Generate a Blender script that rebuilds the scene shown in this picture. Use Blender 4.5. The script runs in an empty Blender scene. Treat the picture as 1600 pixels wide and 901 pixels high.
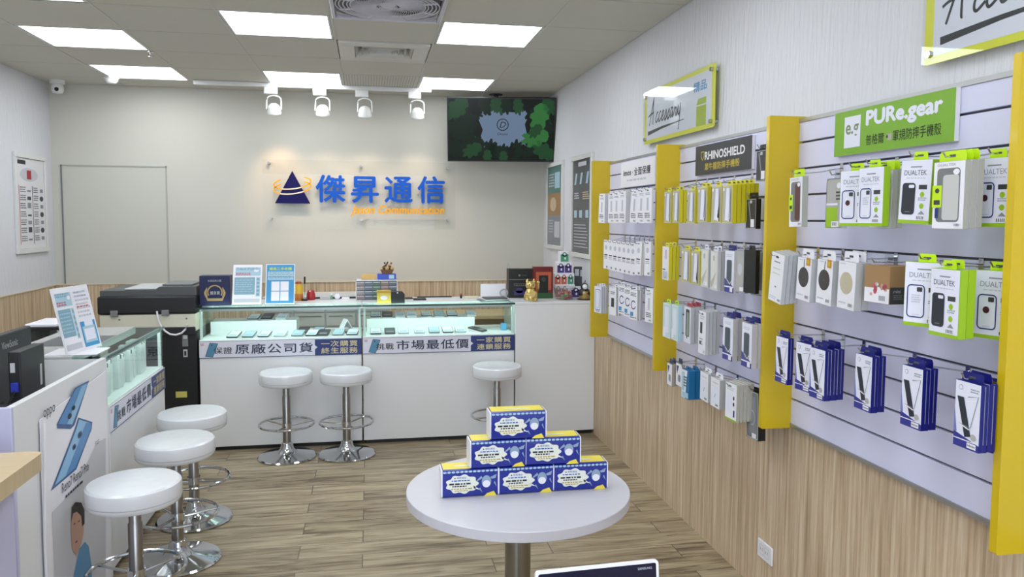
import bpy, math, random
import numpy as np
from mathutils import Vector, Matrix
random.seed(7)
S = bpy.context.scene
COL = S.collection
PI = math.pi
def lin(c):
    return c/12.92 if c <= .04045 else ((c+.055)/1.055)**2.4
def rgb(h):
    h = h.lstrip('#')
    return tuple(lin(int(h[i:i+2], 16)/255) for i in (0, 2, 4)) + (1,)

# ---------------------------------------------------------------- camera
F_PX, YAW, PITCH, ROLL, DY = 1203.3, 0.1831159, 0.0721703, 0.0048324, -22.4
HC = 1.55
def cam_axes():
    cy, sy, cp, sp, cr, sr = math.cos(YAW), math.sin(YAW), math.cos(PITCH), math.sin(PITCH), math.cos(ROLL), math.sin(ROLL)
    fw = np.array([sy*cp, cy*cp, -sp]); rt = np.array([cy, -sy, 0]); up = np.cross(rt, fw)
    return rt*cr+up*sr, -rt*sr+up*cr, fw
RT, UP, FW = cam_axes()
cam = bpy.data.cameras.new('camera'); camo = bpy.data.objects.new('camera', cam); COL.objects.link(camo)
camo.matrix_world = Matrix(((RT[0], UP[0], -FW[0], 0), (RT[1], UP[1], -FW[1], 0), (RT[2], UP[2], -FW[2], HC), (0, 0, 0, 1)))
cam.sensor_width = 36; cam.lens = 36*F_PX/1600; cam.shift_y = DY/1600; cam.clip_start = .05
S.camera = camo
def at(x, y, ax, v):
    """the point of the place seen at a photo pixel, on the plane X, Y or Z = v"""
    d = RT*((x-800)/F_PX) - UP*((y-450.5-DY)/F_PX) + FW
    i = 'XYZ'.index(ax); c = np.array([0, 0, HC]); t = (v-c[i])/d[i]
    return c+d*t

# ---------------------------------------------------------------- world, light, exposure
w = bpy.data.worlds.new('world'); S.world = w; w.use_nodes = True
w.node_tree.nodes['Background'].inputs[0].default_value = (.72, .8, 1, 1)
w.node_tree.nodes['Background'].inputs[1].default_value = .7
S.view_settings.view_transform = 'Standard'; S.view_settings.look = 'None'
S.view_settings.exposure = -.1; S.view_settings.gamma = 1; S.view_settings.use_curve_mapping = False
PANEL_STRENGTH = 10
DAY_POWER = 95
def area(name, loc, rot, sx, sy, power, color):
    l = bpy.data.lights.new(name, 'AREA'); l.shape = 'RECTANGLE'; l.size = sx; l.size_y = sy; l.energy = power; l.color = color
    o = bpy.data.objects.new(name, l); COL.objects.link(o); o.location = loc; o.rotation_euler = rot; return o
area('shopfront_daylight', (-.5, -1.93, 1.3), (PI/2, 0, 0), 3.6, 2.2, DAY_POWER, (.78, .87, 1))

# ---------------------------------------------------------------- materials
MATS = {}
def mat(name, color='#ffffff', rough=.5, metal=0, em=0, coat=0, bump=0, bscale=60, stretch=(1, 1, 1), vary=0, spec=.5):
    if name in MATS: return MATS[name]
    m = bpy.data.materials.new(name); MATS[name] = m; m.use_nodes = True
    nt = m.node_tree; b = nt.nodes['Principled BSDF']; c = rgb(color) if isinstance(color, str) else color
    b.inputs['Base Color'].default_value = c; b.inputs['Roughness'].default_value = rough; b.inputs['Metallic'].default_value = metal
    b.inputs['Specular IOR Level'].default_value = spec
    if coat: b.inputs['Coat Weight'].default_value = coat; b.inputs['Coat Roughness'].default_value = .08
    if name.startswith('screen'): b.inputs['Base Color'].default_value = (.01, .01, .01, 1); b.inputs['Specular IOR Level'].default_value = .15
    if em: b.inputs['Emission Color'].default_value = c; b.inputs['Emission Strength'].default_value = em
    if bump or vary:
        tc = nt.nodes.new('ShaderNodeTexCoord'); mp = nt.nodes.new('ShaderNodeMapping'); mp.inputs['Scale'].default_value = stretch
        nz = nt.nodes.new('ShaderNodeTexNoise'); nz.inputs['Scale'].default_value = bscale; nz.inputs['Detail'].default_value = 3
        nt.links.new(tc.outputs['Object'], mp.inputs[0]); nt.links.new(mp.outputs[0], nz.inputs['Vector'])
        if bump:
            bp = nt.nodes.new('ShaderNodeBump'); bp.inputs['Strength'].default_value = bump; bp.inputs['Distance'].default_value = .004 if bump < .9 else .006
            nt.links.new(nz.outputs['Fac'], bp.inputs['Height']); nt.links.new(bp.outputs[0], b.inputs['Normal'])
        if vary:
            mx = nt.nodes.new('ShaderNodeMix'); mx.data_type = 'RGBA'; mx.inputs[6].default_value = tuple(k*(1-vary) for k in c[:3])+(1,)
            mx.inputs[7].default_value = tuple(min(1, k*(1+vary)) for k in c[:3])+(1,)
            nt.links.new(nz.outputs['Fac'], mx.inputs[0]); nt.links.new(mx.outputs[2], b.inputs['Base Color'])
    return m
def glass_mat(name, tint=(.93, .98, .96), refl=.09, rough=.02):
    if name in MATS: return MATS[name]
    m = bpy.data.materials.new(name); MATS[name] = m; m.use_nodes = True; nt = m.node_tree; nt.nodes.clear()
    o = nt.nodes.new('ShaderNodeOutputMaterial'); t = nt.nodes.new('ShaderNodeBsdfTransparent'); t.inputs[0].default_value = tint+(1,)
    g = nt.nodes.new('ShaderNodeBsdfGlossy'); g.inputs['Roughness'].default_value = rough
    f = nt.nodes.new('ShaderNodeFresnel'); f.inputs[0].default_value = 1.45
    a = nt.nodes.new('ShaderNodeMath'); a.operation = 'MULTIPLY_ADD'; a.inputs[1].default_value = .6; a.inputs[2].default_value = refl*.3
    # a sheet reflects at the face it is entered by only (rays are not bent inside it)
    ge = nt.nodes.new('ShaderNodeNewGeometry'); iv = nt.nodes.new('ShaderNodeMath'); iv.operation = 'SUBTRACT'; iv.inputs[0].default_value = 1
    nt.links.new(ge.outputs['Backfacing'], iv.inputs[1]); mu = nt.nodes.new('ShaderNodeMath'); mu.operation = 'MULTIPLY'; nt.links.new(iv.outputs[0], mu.inputs[1])
    mx = nt.nodes.new('ShaderNodeMixShader'); nt.links.new(f.outputs[0], a.inputs[0]); nt.links.new(a.outputs[0], mu.inputs[0]); nt.links.new(mu.outputs[0], mx.inputs[0])
    nt.links.new(t.outputs[0], mx.inputs[1]); nt.links.new(g.outputs[0], mx.inputs[2]); nt.links.new(mx.outputs[0], o.inputs[0])
    return m
def new_nodes(name, rough):
    m = bpy.data.materials.new(name); MATS[name] = m; m.use_nodes = True
    b = m.node_tree.nodes['Principled BSDF']; b.inputs['Roughness'].default_value = rough
    return m, m.node_tree, b
def wood_panel_mat():
    """vertical reeded wood laminate: fine upright streaks whose tone changes along the wall"""
    m, nt, b = new_nodes('reeded_wood', .5); N = nt.nodes.new; L = nt.links.new
    tc = N('ShaderNodeTexCoord'); sx = N('ShaderNodeSeparateXYZ'); L(tc.outputs['Object'], sx.inputs[0])
    ad = N('ShaderNodeMath'); L(sx.outputs[0], ad.inputs[0]); L(sx.outputs[1], ad.inputs[1])
    cb = N('ShaderNodeCombineXYZ'); L(ad.outputs[0], cb.inputs[0]); mz = N('ShaderNodeMath'); mz.operation = 'MULTIPLY'; mz.inputs[1].default_value = .03
    L(sx.outputs[2], mz.inputs[0]); L(mz.outputs[0], cb.inputs[2])
    n1 = N('ShaderNodeTexNoise'); n1.inputs['Scale'].default_value = 52; n1.inputs['Detail'].default_value = 4; n1.inputs['Roughness'].default_value = .7
    L(cb.outputs[0], n1.inputs['Vector'])
    n2 = N('ShaderNodeTexNoise'); n2.inputs['Scale'].default_value = 9; n2.inputs['Detail'].default_value = 1; L(cb.outputs[0], n2.inputs['Vector'])
    av = N('ShaderNodeMath'); av.operation = 'MULTIPLY_ADD'; av.inputs[1].default_value = .78; L(n1.outputs[0], av.inputs[0])
    h = N('ShaderNodeMath'); h.operation = 'MULTIPLY'; h.inputs[1].default_value = .22; L(n2.outputs[0], h.inputs[0]); L(h.outputs[0], av.inputs[2])
    r = N('ShaderNodeValToRGB'); L(av.outputs[0], r.inputs[0]); e = r.color_ramp.elements
    e[0].position = .36; e[0].color = rgb('#a58d70'); e[1].position = .64; e[1].color = rgb('#e0cfb4')
    k = r.color_ramp.elements.new(.5); k.color = rgb('#c8b092')
    L(r.outputs[0], b.inputs['Base Color'])
    wv = N('ShaderNodeTexWave'); wv.inputs['Scale'].default_value = 13; wv.inputs['Distortion'].default_value = 0; L(cb.outputs[0], wv.inputs['Vector'])
    bp = N('ShaderNodeBump'); bp.inputs['Strength'].default_value = .25; bp.inputs['Distance'].default_value = .004; L(wv.outputs[0], bp.inputs['Height']); L(bp.outputs[0], b.inputs['Normal'])
    return m
def floor_mat():
    """wood-look tiles .87 x .14 m laid in a one-third bond"""
    m, nt, b = new_nodes('wood_look_tiles', .33); N = nt.nodes.new; L = nt.links.new
    tc = N('ShaderNodeTexCoord'); mp = N('ShaderNodeMapping'); mp.inputs['Location'].default_value = (.043+.87*6, -3.52+.14*60, 0); L(tc.outputs['Object'], mp.inputs[0])
    br = N('ShaderNodeTexBrick'); br.offset = .333; br.offset_frequency = 2; br.squash = 1
    br.inputs['Scale'].default_value = 1; br.inputs['Mortar Size'].default_value = .0022; br.inputs['Mortar Smooth'].default_value = .3
    br.inputs['Brick Width'].default_value = .87; br.inputs['Row Height'].default_value = .14; br.inputs['Bias'].default_value = 0
    br.inputs['Color1'].default_value = (0, 0, 0, 1); br.inputs['Color2'].default_value = (1, 1, 1, 1); br.inputs['Mortar'].default_value = (.5, .5, .5, 1)
    L(mp.outputs[0], br.inputs['Vector'])
    # grain runs along the plank and is shifted from plank to plank
    sh = N('ShaderNodeVectorMath'); sh.operation = 'MULTIPLY_ADD'; sh.inputs[1].default_value = (3.1, 2.3, 1.7); L(br.outputs['Color'], sh.inputs[0]); L(tc.outputs['Object'], sh.inputs[2])
    m2 = N('ShaderNodeMapping'); m2.inputs['Scale'].default_value = (1.3, 13, 1); L(sh.outputs[0], m2.inputs[0])
    nz = N('ShaderNodeTexNoise'); nz.inputs['Scale'].default_value = 2.1; nz.inputs['Detail'].default_value = 6; nz.inputs['Roughness'].default_value = .6; nz.inputs['Distortion'].default_value = .9
    L(m2.outputs[0], nz.inputs['Vector'])
    sp = N('ShaderNodeSeparateColor'); L(br.outputs['Color'], sp.inputs[0])
    ma = N('ShaderNodeMath'); ma.operation = 'MULTIPLY_ADD'; ma.inputs[1].default_value = .13; L(sp.outputs[0], ma.inputs[0]); L(nz.outputs[0], ma.inputs[2])
    r = N('ShaderNodeValToRGB'); L(ma.outputs[0], r.inputs[0]); e = r.color_ramp.elements
    e[0].position = .40; e[0].color = rgb('#64543f'); e[1].position = .72; e[1].color = rgb('#b3a488')
    k = e.new(.53); k.color = rgb('#928167')
    mx = N('ShaderNodeMix'); mx.data_type = 'RGBA'; L(br.outputs['Fac'], mx.inputs[0]); L(r.outputs[0], mx.inputs[6]); mx.inputs[7].default_value = rgb('#4c4236')
    L(mx.outputs[2], b.inputs['Base Color'])
    bp = N('ShaderNodeBump'); bp.invert = True; bp.inputs['Strength'].default_value = .4; bp.inputs['Distance'].default_value = .002; L(br.outputs['Fac'], bp.inputs['Height']); L(bp.outputs[0], b.inputs['Normal'])
    return m
WOOD = wood_panel_mat(); FLOOR = floor_mat()
GLASS = glass_mat('clear_glass'); ACRYL = glass_mat('clear_acrylic', (.97, .975, .975), .1); PVC = glass_mat('thin_plastic', (.9, .91, .92), .3, .12)
ACRYLS = glass_mat('sign_acrylic', (.97, .975, .975), 0)
TOPGLASS = glass_mat('tinted_glass_top', (.8, .9, .88), .15)
WHITE = mat('white_laminate', '#e3e3e4', .3, coat=.06)
PAINT = mat('white_wall_paint', '#cbc8be', .75, bump=.15, bscale=90)
EMBOSS = mat('embossed_wallpaper', '#dadadf', .6, bump=1.0, bscale=38, stretch=(1, 1.6, .22))
CEIL = mat('ceiling_tile', '#cbc9bf', .85, bump=.1, bscale=120)
GRID = mat('ceiling_grid', '#c9c8c0', .6)
DARKGAP = mat('ceiling_void', '#45443f', .9)
CHROME = mat('chrome', '#c8cacc', .09, 1)
STEEL = mat('brushed_steel', '#9a9894', .28, 1)
SEATW = mat('white_vinyl', '#dfe0e4', .25, coat=.35, bump=.5, bscale=14)
YEL = mat('yellow_board', '#d2b40e', .35, coat=.2)
SLAT = mat('slat_white', '#dadaf4', .35)
GROOVE = mat('groove_dark', '#4a4a50', .5)
ALU = mat('aluminium', '#b9b9ba', .35, .8)
BLACK = mat('black_plastic', '#101112', .4)
DGREY = mat('dark_grey', '#3a3b3d', .45)
MGREY = mat('mid_grey', '#77797b', .5)
LGREY = mat('light_grey', '#b9babb', .5)
CREAM = mat('cream_plastic', '#d6d3c0', .4)
NAVY = mat('navy', '#0d1046', .4)
BANNERBLUE = mat('banner_blue', '#23346e', .4)
BLUE = mat('sign_blue', '#0f52bd', .5, spec=.2)
PURPLEBLUE = mat('sign_indigo', '#0b0850', .5, spec=.2)
ORANGE = mat('sign_orange', '#f2a810', .5, spec=.2)
BOXBLUE = mat('box_blue', '#13268c', .3, coat=.3)
BOXSIDE = mat('box_deep_blue', '#0a1170', .4)
PWHITE = mat('card_white', '#eceaf0', .4)
PALE = mat('pale_lilac_white', '#e6e6f4', .4)
LIME = mat('lime', '#98bf1e', .4)
LIMEB = mat('lime_tab', '#c4e810', .4)
SIGNGREEN = mat('sign_green', '#7cae2a', .4)
INK = mat('ink', '#22242a', .5)
GINK = mat('grey_ink', '#8a8c94', .5)
LINK = mat('light_ink', '#c2c3cc', .5)
SKYB = mat('leaflet_blue', '#3f94c8', .4)
PALEB = mat('leaflet_pale_blue', '#a8c8d8', .4)
TEALB = mat('leaflet_teal', '#83a9ba', .4)
RED = mat('red', '#a8242a', .35)
PINK = mat('pinkish_red', '#c45a6a', .4)
GOLD = mat('gold', '#d8c078', .25, .7)
CASEG = mat('case_grey', '#b2b0ac', .35)
CASED = mat('case_dark', '#2b2f38', .35)
BROWN = mat('case_brown', '#5c322c', .45)
KRAFT = mat('kraft_board', '#a07c54', .6)
YPACK = mat('pack_yellow', '#c8bb18', .4)
MINT = mat('pack_mint', '#c4dcdc', .35)
TEAL = mat('pack_teal_blue', '#0e6a9e', .4)
LEAFC = [mat('screen_leaf_%s' % n, c, .3, em=.9) for n, c in (('dark', '#0c1e14'), ('green', '#1c4426'), ('bright', '#2f6e36'), ('deep', '#060e0b'))]
TEAW = mat('pale_wood_top', '#cbb388', .3, coat=.3, vary=.12, bscale=8, stretch=(.5, 8, 1))

# ---------------------------------------------------------------- mesh builder
_txt = {}
def text_shape(s, bold=0, shear=0, space=1.0, res=3):
    k = (s, bold, shear, space, res)
    if k in _txt: return _txt[k]
    cu = bpy.data.curves.new('t', 'FONT'); cu.body = s; cu.size = 1; cu.resolution_u = res; cu.offset = bold; cu.shear = shear; cu.space_character = space
    o = bpy.data.objects.new('t', cu); COL.objects.link(o); dg = bpy.context.evaluated_depsgraph_get(); dg.update()
    me = o.evaluated_get(dg).to_mesh()
    v = [(p.co.x, p.co.y) for p in me.vertices]; f = [tuple(p.vertices) for p in me.polygons]
    o.evaluated_get(dg).to_mesh_clear(); bpy.data.objects.remove(o); bpy.data.curves.remove(cu)
    if not v: v = [(0, 0), (.5, 0), (.5, .5)]; f = [(0, 1, 2)]
    xs = [p[0] for p in v]; ys = [p[1] for p in v]
    _txt[k] = (v, f, min(xs), max(xs), min(ys), max(ys)); return _txt[k]

class MB:
    def __init__(s):
        s.v = []; s.f = []; s.m = []; s.mats = []
    def mi(s, m):
        if m not in s.mats: s.mats.append(m)
        return s.mats.index(m)
    def add(s, vs, fs, m):
        b = len(s.v); s.v += [tuple(p) for p in vs]; i = s.mi(m)
        for f in fs: s.f.append(tuple(b+k for k in f)); s.m.append(i)
        return s
    def box(s, x0, x1, y0, y1, z0, z1, m):
        v = [(x, y, z) for x in (x0, x1) for y in (y0, y1) for z in (z0, z1)]
        return s.add(v, [(0, 1, 3, 2), (4, 6, 7, 5), (0, 4, 5, 1), (2, 3, 7, 6), (0, 2, 6, 4), (1, 5, 7, 3)], m)
    def prism(s, pts, d0, d1, m, O=(0, 0, 0), u=(1, 0, 0), v=(0, 1, 0), n=(0, 0, 1), side=None):
        """closed outline in the (u,v) plane, from d0 to d1 along n"""
        O, u, v, n = map(Vector, (O, u, v, n)); N = len(pts)
        a = [O+u*p[0]+v*p[1]+n*d0 for p in pts]; b = [O+u*p[0]+v*p[1]+n*d1 for p in pts]
        s.add(a+b, [tuple(range(N-1, -1, -1)), tuple(range(N, 2*N))], m)
        return s.add(a+b, [(i, (i+1) % N, N+(i+1) % N, N+i) for i in range(N)], side or m)
    def lathe(s, prof, m, c=(0, 0, 0), seg=32, cap=True):
        vs = []; fs = []; n = len(prof)
        for k in range(seg):
            a = 2*PI*k/seg
            for r, z in prof: vs.append((c[0]+r*math.cos(a), c[1]+r*math.sin(a), c[2]+z))
        for k in range(seg):
            j = (k+1) % seg
            for i in range(n-1): fs.append((k*n+i, j*n+i, j*n+i+1, k*n+i+1))
        if cap:
            if prof[0][0] > 1e-6: fs.append(tuple(k*n for k in range(seg-1, -1, -1)))
            if prof[-1][0] > 1e-6: fs.append(tuple(k*n+n-1 for k in range(seg)))
        return s.add(vs, fs, m)
    def tube(s, path, r, m, seg=8, closed=False):
        P = [Vector(p) for p in path]; n = len(P); vs = []; fs = []
        for i, p in enumerate(P):
            if closed: t = (P[(i+1) % n]-P[i-1]).normalized()
            else: t = (P[min(i+1, n-1)]-P[max(i-1, 0)]).normalized()
            a = Vector((0, 0, 1)) if abs(t.z) < .9 else Vector((1, 0, 0))
            e1 = t.cross(a).normalized(); e2 = t.cross(e1)
            for k in range(seg):
                q = 2*PI*k/seg; vs.append(p+e1*math.cos(q)*r+e2*math.sin(q)*r)
        for i in range(n if closed else n-1):
            j = (i+1) % n
            for k in range(seg): l = (k+1) % seg; fs.append((i*seg+k, i*seg+l, j*seg+l, j*seg+k))
        if not closed: fs += [tuple(range(seg)), tuple(range(n*seg-1, (n-1)*seg-1, -1))]
        return s.add(vs, fs, m)
    def ball(s, c, r, m, sx=1, sy=1, sz=1, seg=16, rings=10):
        vs = []; fs = []
        for i in range(rings+1):
            t = PI*i/rings
            for k in range(seg):
                a = 2*PI*k/seg; vs.append((c[0]+r*sx*math.sin(t)*math.cos(a), c[1]+r*sy*math.sin(t)*math.sin(a), c[2]+r*sz*math.cos(t)))
        for i in range(rings):
            for k in range(seg): l = (k+1) % seg; fs.append((i*seg+k, (i+1)*seg+k, (i+1)*seg+l, i*seg+l))
        return s.add(vs, fs, m)
    def build(s, name, parent=None, bevel=0, loc=None, angle=35):
        me = bpy.data.meshes.new(name); me.from_pydata(s.v, [], s.f)
        for m in s.mats: me.materials.append(m)
        me.polygons.foreach_set('material_index', s.m); me.polygons.foreach_set('use_smooth', [True]*len(s.f))
        me.validate(); me.update(); me.set_sharp_from_angle(angle=math.radians(angle))
        o = bpy.data.objects.new(name, me); COL.objects.link(o)
        if parent: o.parent = parent
        if loc: o.location = loc
        if bevel:
            b = o.modifiers.new('bevel', 'BEVEL'); b.width = bevel; b.segments = 2; b.limit_method = 'ANGLE'; b.angle_limit = math.radians(50); b.harden_normals = False
        return o
class Face(MB):
    """flat print on a surface: coordinates in metres along u (right) and v (up)"""
    def __init__(s, O, u, v, eps=.0006):
        super().__init__(); s.O = Vector(O); s.u = Vector(u).normalized(); s.vv = Vector(v).normalized(); s.n = s.u.cross(s.vv).normalized(); s.e = eps
    def P(s, x, y, k): return s.O+s.u*x+s.vv*y+s.n*(s.e*k)
    def poly(s, pts, m, k=1): return s.add([s.P(x, y, k) for x, y in pts], [tuple(range(len(pts)))], m)
    def rect(s, x0, y0, x1, y1, m, k=1): return s.poly([(x0, y0), (x1, y0), (x1, y1), (x0, y1)], m, k)
    def rrect(s, x0, y0, x1, y1, r, m, k=1): return s.poly(rr(x0, y0, x1, y1, r), m, k)
    def ell(s, x, y, a, b, m, k=1, seg=24, rot=0):
        c, q = math.cos(rot), math.sin(rot)
        return s.poly([(x+a*math.cos(t)*c-b*math.sin(t)*q, y+a*math.cos(t)*q+b*math.sin(t)*c) for t in (2*PI*i/seg for i in range(seg))], m, k)
    def line(s, pts, w, m, k=1, closed=False):
        n = len(pts); L = []; R = []
        for i, p in enumerate(pts):
            a = pts[i-1] if (i or closed) else pts[0]; b = pts[(i+1) % n] if (i < n-1 or closed) else pts[-1]
            dx, dy = b[0]-a[0], b[1]-a[1]; d = math.hypot(dx, dy) or 1
            ww = w[i] if isinstance(w, (list, tuple)) else w
            L.append((p[0]-dy/d*ww/2, p[1]+dx/d*ww/2)); R.append((p[0]+dy/d*ww/2, p[1]-dx/d*ww/2))
        vs = [s.P(x, y, k) for x, y in L+R]
        return s.add(vs, [(i, n+i, n+(i+1) % n, (i+1) % n) for i in range(n if closed else n-1)], m)
    def frame(s, x0, y0, x1, y1, r, w, m, k=1): return s.line(rr(x0, y0, x1, y1, r), w, m, k, True)
    def text(s, t, x, y, h, m, k=2, bold=0, align='l', shear=0, width=None, space=1.0, extrude=0, base=None, res=3):
        """h = height of the lettering itself; width squeezes or stretches it to fit"""
        fat = bold if any(ord(c) > 0x2e80 for c in t) or bold > .025 else 0      # dense characters are thickened by overprinting
        if fat: bold = 0
        v, f, x0, x1, y0, y1 = text_shape(t, bold, shear, space, res); sc = h/(y1-y0); sx = sc if width is None else width/(x1-x0)
        W = (x1-x0)*sx; ox = x-(0 if align == 'l' else W/2 if align == 'c' else W)
        for q_, (ex, ey) in enumerate([(0, 0)]+([(fat, 0), (-fat, 0), (0, fat), (0, -fat)] if fat else [])):
          vs = [s.P(ox+(a-x0+ex)*sx, y+(b-y0+ey)*sc, k+.02*q_) for a, b in v]; s.add(vs, f, m)
          if extrude:
            n = len(v); ed = {}
            for q in f:
                for i in range(len(q)):
                    a, b = q[i], q[(i+1) % len(q)]
                    if (b, a) in ed: del ed[(b, a)]
                    else: ed[(a, b)] = 1
            vb = [p-s.n*extrude for p in map(Vector, vs)]
            s.add(list(vs)+vb, [(a, n+a, n+b, b) for a, b in ed]+[tuple(n+i for i in reversed(q)) for q in f], m)
        return s
def rr(x0, y0, x1, y1, r, seg=4):
    r = min(r, abs(x1-x0)/2, abs(y1-y0)/2); o = []
    for cx, cy, a0 in ((x1-r, y1-r, 0), (x0+r, y1-r, PI/2), (x0+r, y0+r, PI), (x1-r, y0+r, 1.5*PI)):
        for i in range(seg+1): a = a0+PI/2*i/seg; o.append((cx+r*math.cos(a), cy+r*math.sin(a)))
    return o
def ribbed(n): return [2*PI*i/n for i in range(n)]

# ---------------------------------------------------------------- things
def tag(o, label, cat, group=None, kind=None):
    o['label'] = label; o['category'] = cat
    if group: o['group'] = group
    if kind: o['kind'] = kind
    return o
def thing(name, label, cat, loc=(0, 0, 0), rz=0, group=None):
    o = bpy.data.objects.new(name, None); COL.objects.link(o); o.location = loc; o.rotation_euler = (0, 0, rz); o.empty_display_size = .05
    return tag(o, label, cat, group)
def struct(o):
    o['kind'] = 'structure'; return o
def children(o): return [c for c in o.children]
def copy_tree(o, parent=None):
    c = o.copy(); COL.objects.link(c)
    if parent: c.parent = parent
    for ch in children(o): copy_tree(ch, c)
    return c
def relabel(o, label, group=None):
    o['label'] = label
    if group: o['group'] = group
    return o
# ================================================================ THE ROOM
XL, XR, YB, YF, ZC = -2.57, 1.587, 6.97, -1.95, 2.632
struct(MB().box(XL-.1, XR+.1, YF-.1, YB+.1, -.06, 0, FLOOR).build('floor'))
struct(MB().box(XL-.1, XR+.1, YB, YB+.1, .985, ZC+.1, PAINT).box(XL-.1, XR+.1, YB, YB+.1, 0, .985, WOOD).build('wall_back'))
struct(MB().box(XR, XR+.1, YF, YB, .80, ZC+.1, EMBOSS).box(XR, XR+.1, YF, YB, 0, .80, WOOD).build('wall_right'))
struct(MB().box(XL-.1, XL, YF, YB, .98, ZC+.1, EMBOSS).box(XL-.1, XL, YF, YB, 0, .98, WOOD).build('wall_left'))
wf = MB()
wf.box(XL-.1, XR+.1, YF-.1, YF, 2.42, ZC+.1, PAINT).box(XL-.1, -2.35, YF-.1, YF, 0, 2.42, PAINT).box(1.35, XR+.1, YF-.1, YF, 0, 2.42, PAINT)
struct(wf.build('wall_front'))
g = MB(); g.box(-2.35, 1.35, YF-.06, YF-.05, .05, 2.42, GLASS)
for x in (-2.35, -1.13, .09, 1.31): g.box(x, x+.04, YF-.09, YF-.01, 0, 2.42, ALU)
g.box(-2.35, 1.35, YF-.09, YF-.01, 0, .05, ALU).box(-2.35, 1.35, YF-.09, YF-.01, 2.38, 2.42, ALU)
struct(g.build('window_1'))
# trim strip above the wood panelling
struct(MB().box(XL, XR, YB-.006, YB, .98, .99, mat('trim_cream', '#d8cdb8', .5)).build('trim_1'))
struct(MB().box(XL, XL+.006, YF, YB-.006, .975, .985, MATS['trim_cream']).build('trim_2'))
# flush access door in the back wall
dm = mat('door_paint', '#c8c6bc', .65)
d = MB().box(-2.49, -1.69, YB-.004, YB, .99, 1.965, dm)
d.box(-2.50, -2.49, YB-.009, YB, .99, 1.975, MGREY).box(-1.69, -1.68, YB-.009, YB, .99, 1.975, mat('door_edge', '#aeada6', .6)).box(-2.50, -1.68, YB-.009, YB, 1.965, 1.975, MATS['door_edge'])
struct(d.build('door_1'))

# ---------------------------------------------------------------- ceiling: tiles hang in a grid, openings for the light panels
GX = [-2.57, -1.985, -1.39, -.79, -.195, .40, .995, 1.587]
GY = [6.97, 6.61, 6.045, 5.475, 4.905, 4.335]
while GY[-1] > YF: GY.append(GY[-1]-.57)
GY[-1] = YF
LIGHTS = {(1, 4): 'a', (1, 2): 'b', (3-0, 5): 0}
light_cells = [(1, 5), (1, 3), (1, 1), (2, 4), (2, 1), (5, 4), (5, 1)]
# cells are (column, row): column i spans GX[i]..GX[i+1]; row j spans GY[j+1]..GY[j]
light_cells = [(1, 5), (1, 3), (1, 1), (3, 4), (3, 1), (5, 4), (5, 1), (3, 7), (5, 7), (1, 8), (3, 10), (5, 10), (3, 13), (5, 13), (1, 12)]
light_names = {(1, 5): 'cut off by the top photo edge at left', (1, 3): 'second from the camera in the leftmost line', (1, 1): 'farthest back in the leftmost line',
  (3, 4): 'left of the ceiling fan', (3, 1): 'just behind the track spotlights, left of the perforated tile', (5, 4): 'right of the air vent and fan, nearest the right wall', (5, 1): 'just in front of the television'}
ct = MB()
for i in range(7):
    for j in range(len(GY)-1):
        if (i, j) in light_cells or (i, j) in ((4, 5), (4, 3), (4, 1)): continue
        ct.box(GX[i]+.004, GX[i+1]-.004, GY[j+1]+.004, GY[j]-.004, ZC, ZC+.012, CEIL)
ct.box(XL, XR, YF, YB, ZC+.06, ZC+.08, DARKGAP)
for x in GX[1:-1]: ct.box(x-.006, x+.006, YF, YB, ZC-.003, ZC+.004, GRID)
for y in GY[1:-1]: ct.box(XL, XR, y-.004, y+.001, ZC+.001, ZC+.004, DARKGAP)
struct(ct.build('ceiling'))
PANEL = mat('lit_diffuser', '#f4fbff', .5, em=PANEL_STRENGTH)
PW = mat('panel_frame', '#d8dad8', .4)
for (i, j) in light_cells:
    a0, a1, b0, b1 = GX[i]+.01, GX[i+1]-.01, GY[j+1]+.01, GY[j]-.01
    t = thing('ceiling_light', 'square white LED ceiling panel, '+light_names.get((i, j), 'behind the camera, %s line, %s' % ({1: 'left', 3: 'middle', 5: 'right'}.get(i), {7: 'nearest the camera', 8: 'nearest the camera', 10: 'second row back', 12: 'by the shop window', 13: 'by the shop window'}.get(j))), 'ceiling light', ((a0+a1)/2, (b0+b1)/2, ZC), group='LED panels in the ceiling grid')
    hx, hy = (a1-a0)/2, (b1-b0)/2
    MB().box(-hx, hx, -hy, -hy+.012, 0, .02, PW).box(-hx, hx, hy-.012, hy, 0, .02, PW).box(-hx, -hx+.012, -hy+.012, hy-.012, 0, .02, PW).box(hx-.012, hx, -hy+.012, hy-.012, 0, .02, PW).build('frame', t)
    MB().box(-hx+.012, hx-.012, -hy+.012, hy-.012, .005, .012, PANEL).build('diffuser', t)

# ceiling circulation fan
cx, cy = (GX[4]+GX[5])/2, (GY[5]+GY[6])/2
FANW = mat('fan_plastic', '#c9c7d0', .4); FAND = mat('fan_dark', '#6c6a72', .5)
t = thing('ceiling_fan', 'square flush ceiling fan with round spiral grille at top centre', 'fan', (cx, cy, ZC))
hx, hy = .289, .28
f = MB().box(-hx, hx, -hy, -hy+.02, -.02, .012, FANW).box(-hx, hx, hy-.02, hy, -.02, .012, FANW).box(-hx, -hx+.02, -hy+.02, hy-.02, -.02, .012, FANW).box(hx-.02, hx, -hy+.02, hy-.02, -.02, .012, FANW)
f.build('frame', t, bevel=.004)
MB().box(-hx+.02, hx-.02, -hy+.02, hy-.02, .03, .05, FAND).build('backing', t)
gr = MB()
for r in (.19, .205, .225, .245, .262): gr.tube([(r*math.cos(a), r*math.sin(a), -.012) for a in ribbed(48)], .0035, FANW, 6, True)
for r in (.06, .045): gr.tube([(r*math.cos(a), r*math.sin(a), -.012) for a in ribbed(32)], .003, FANW, 6, True)
gr.lathe([(.0, -.016), (.035, -.014), (.04, -.006), (0, -.006)], FANW, seg=24)
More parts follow.
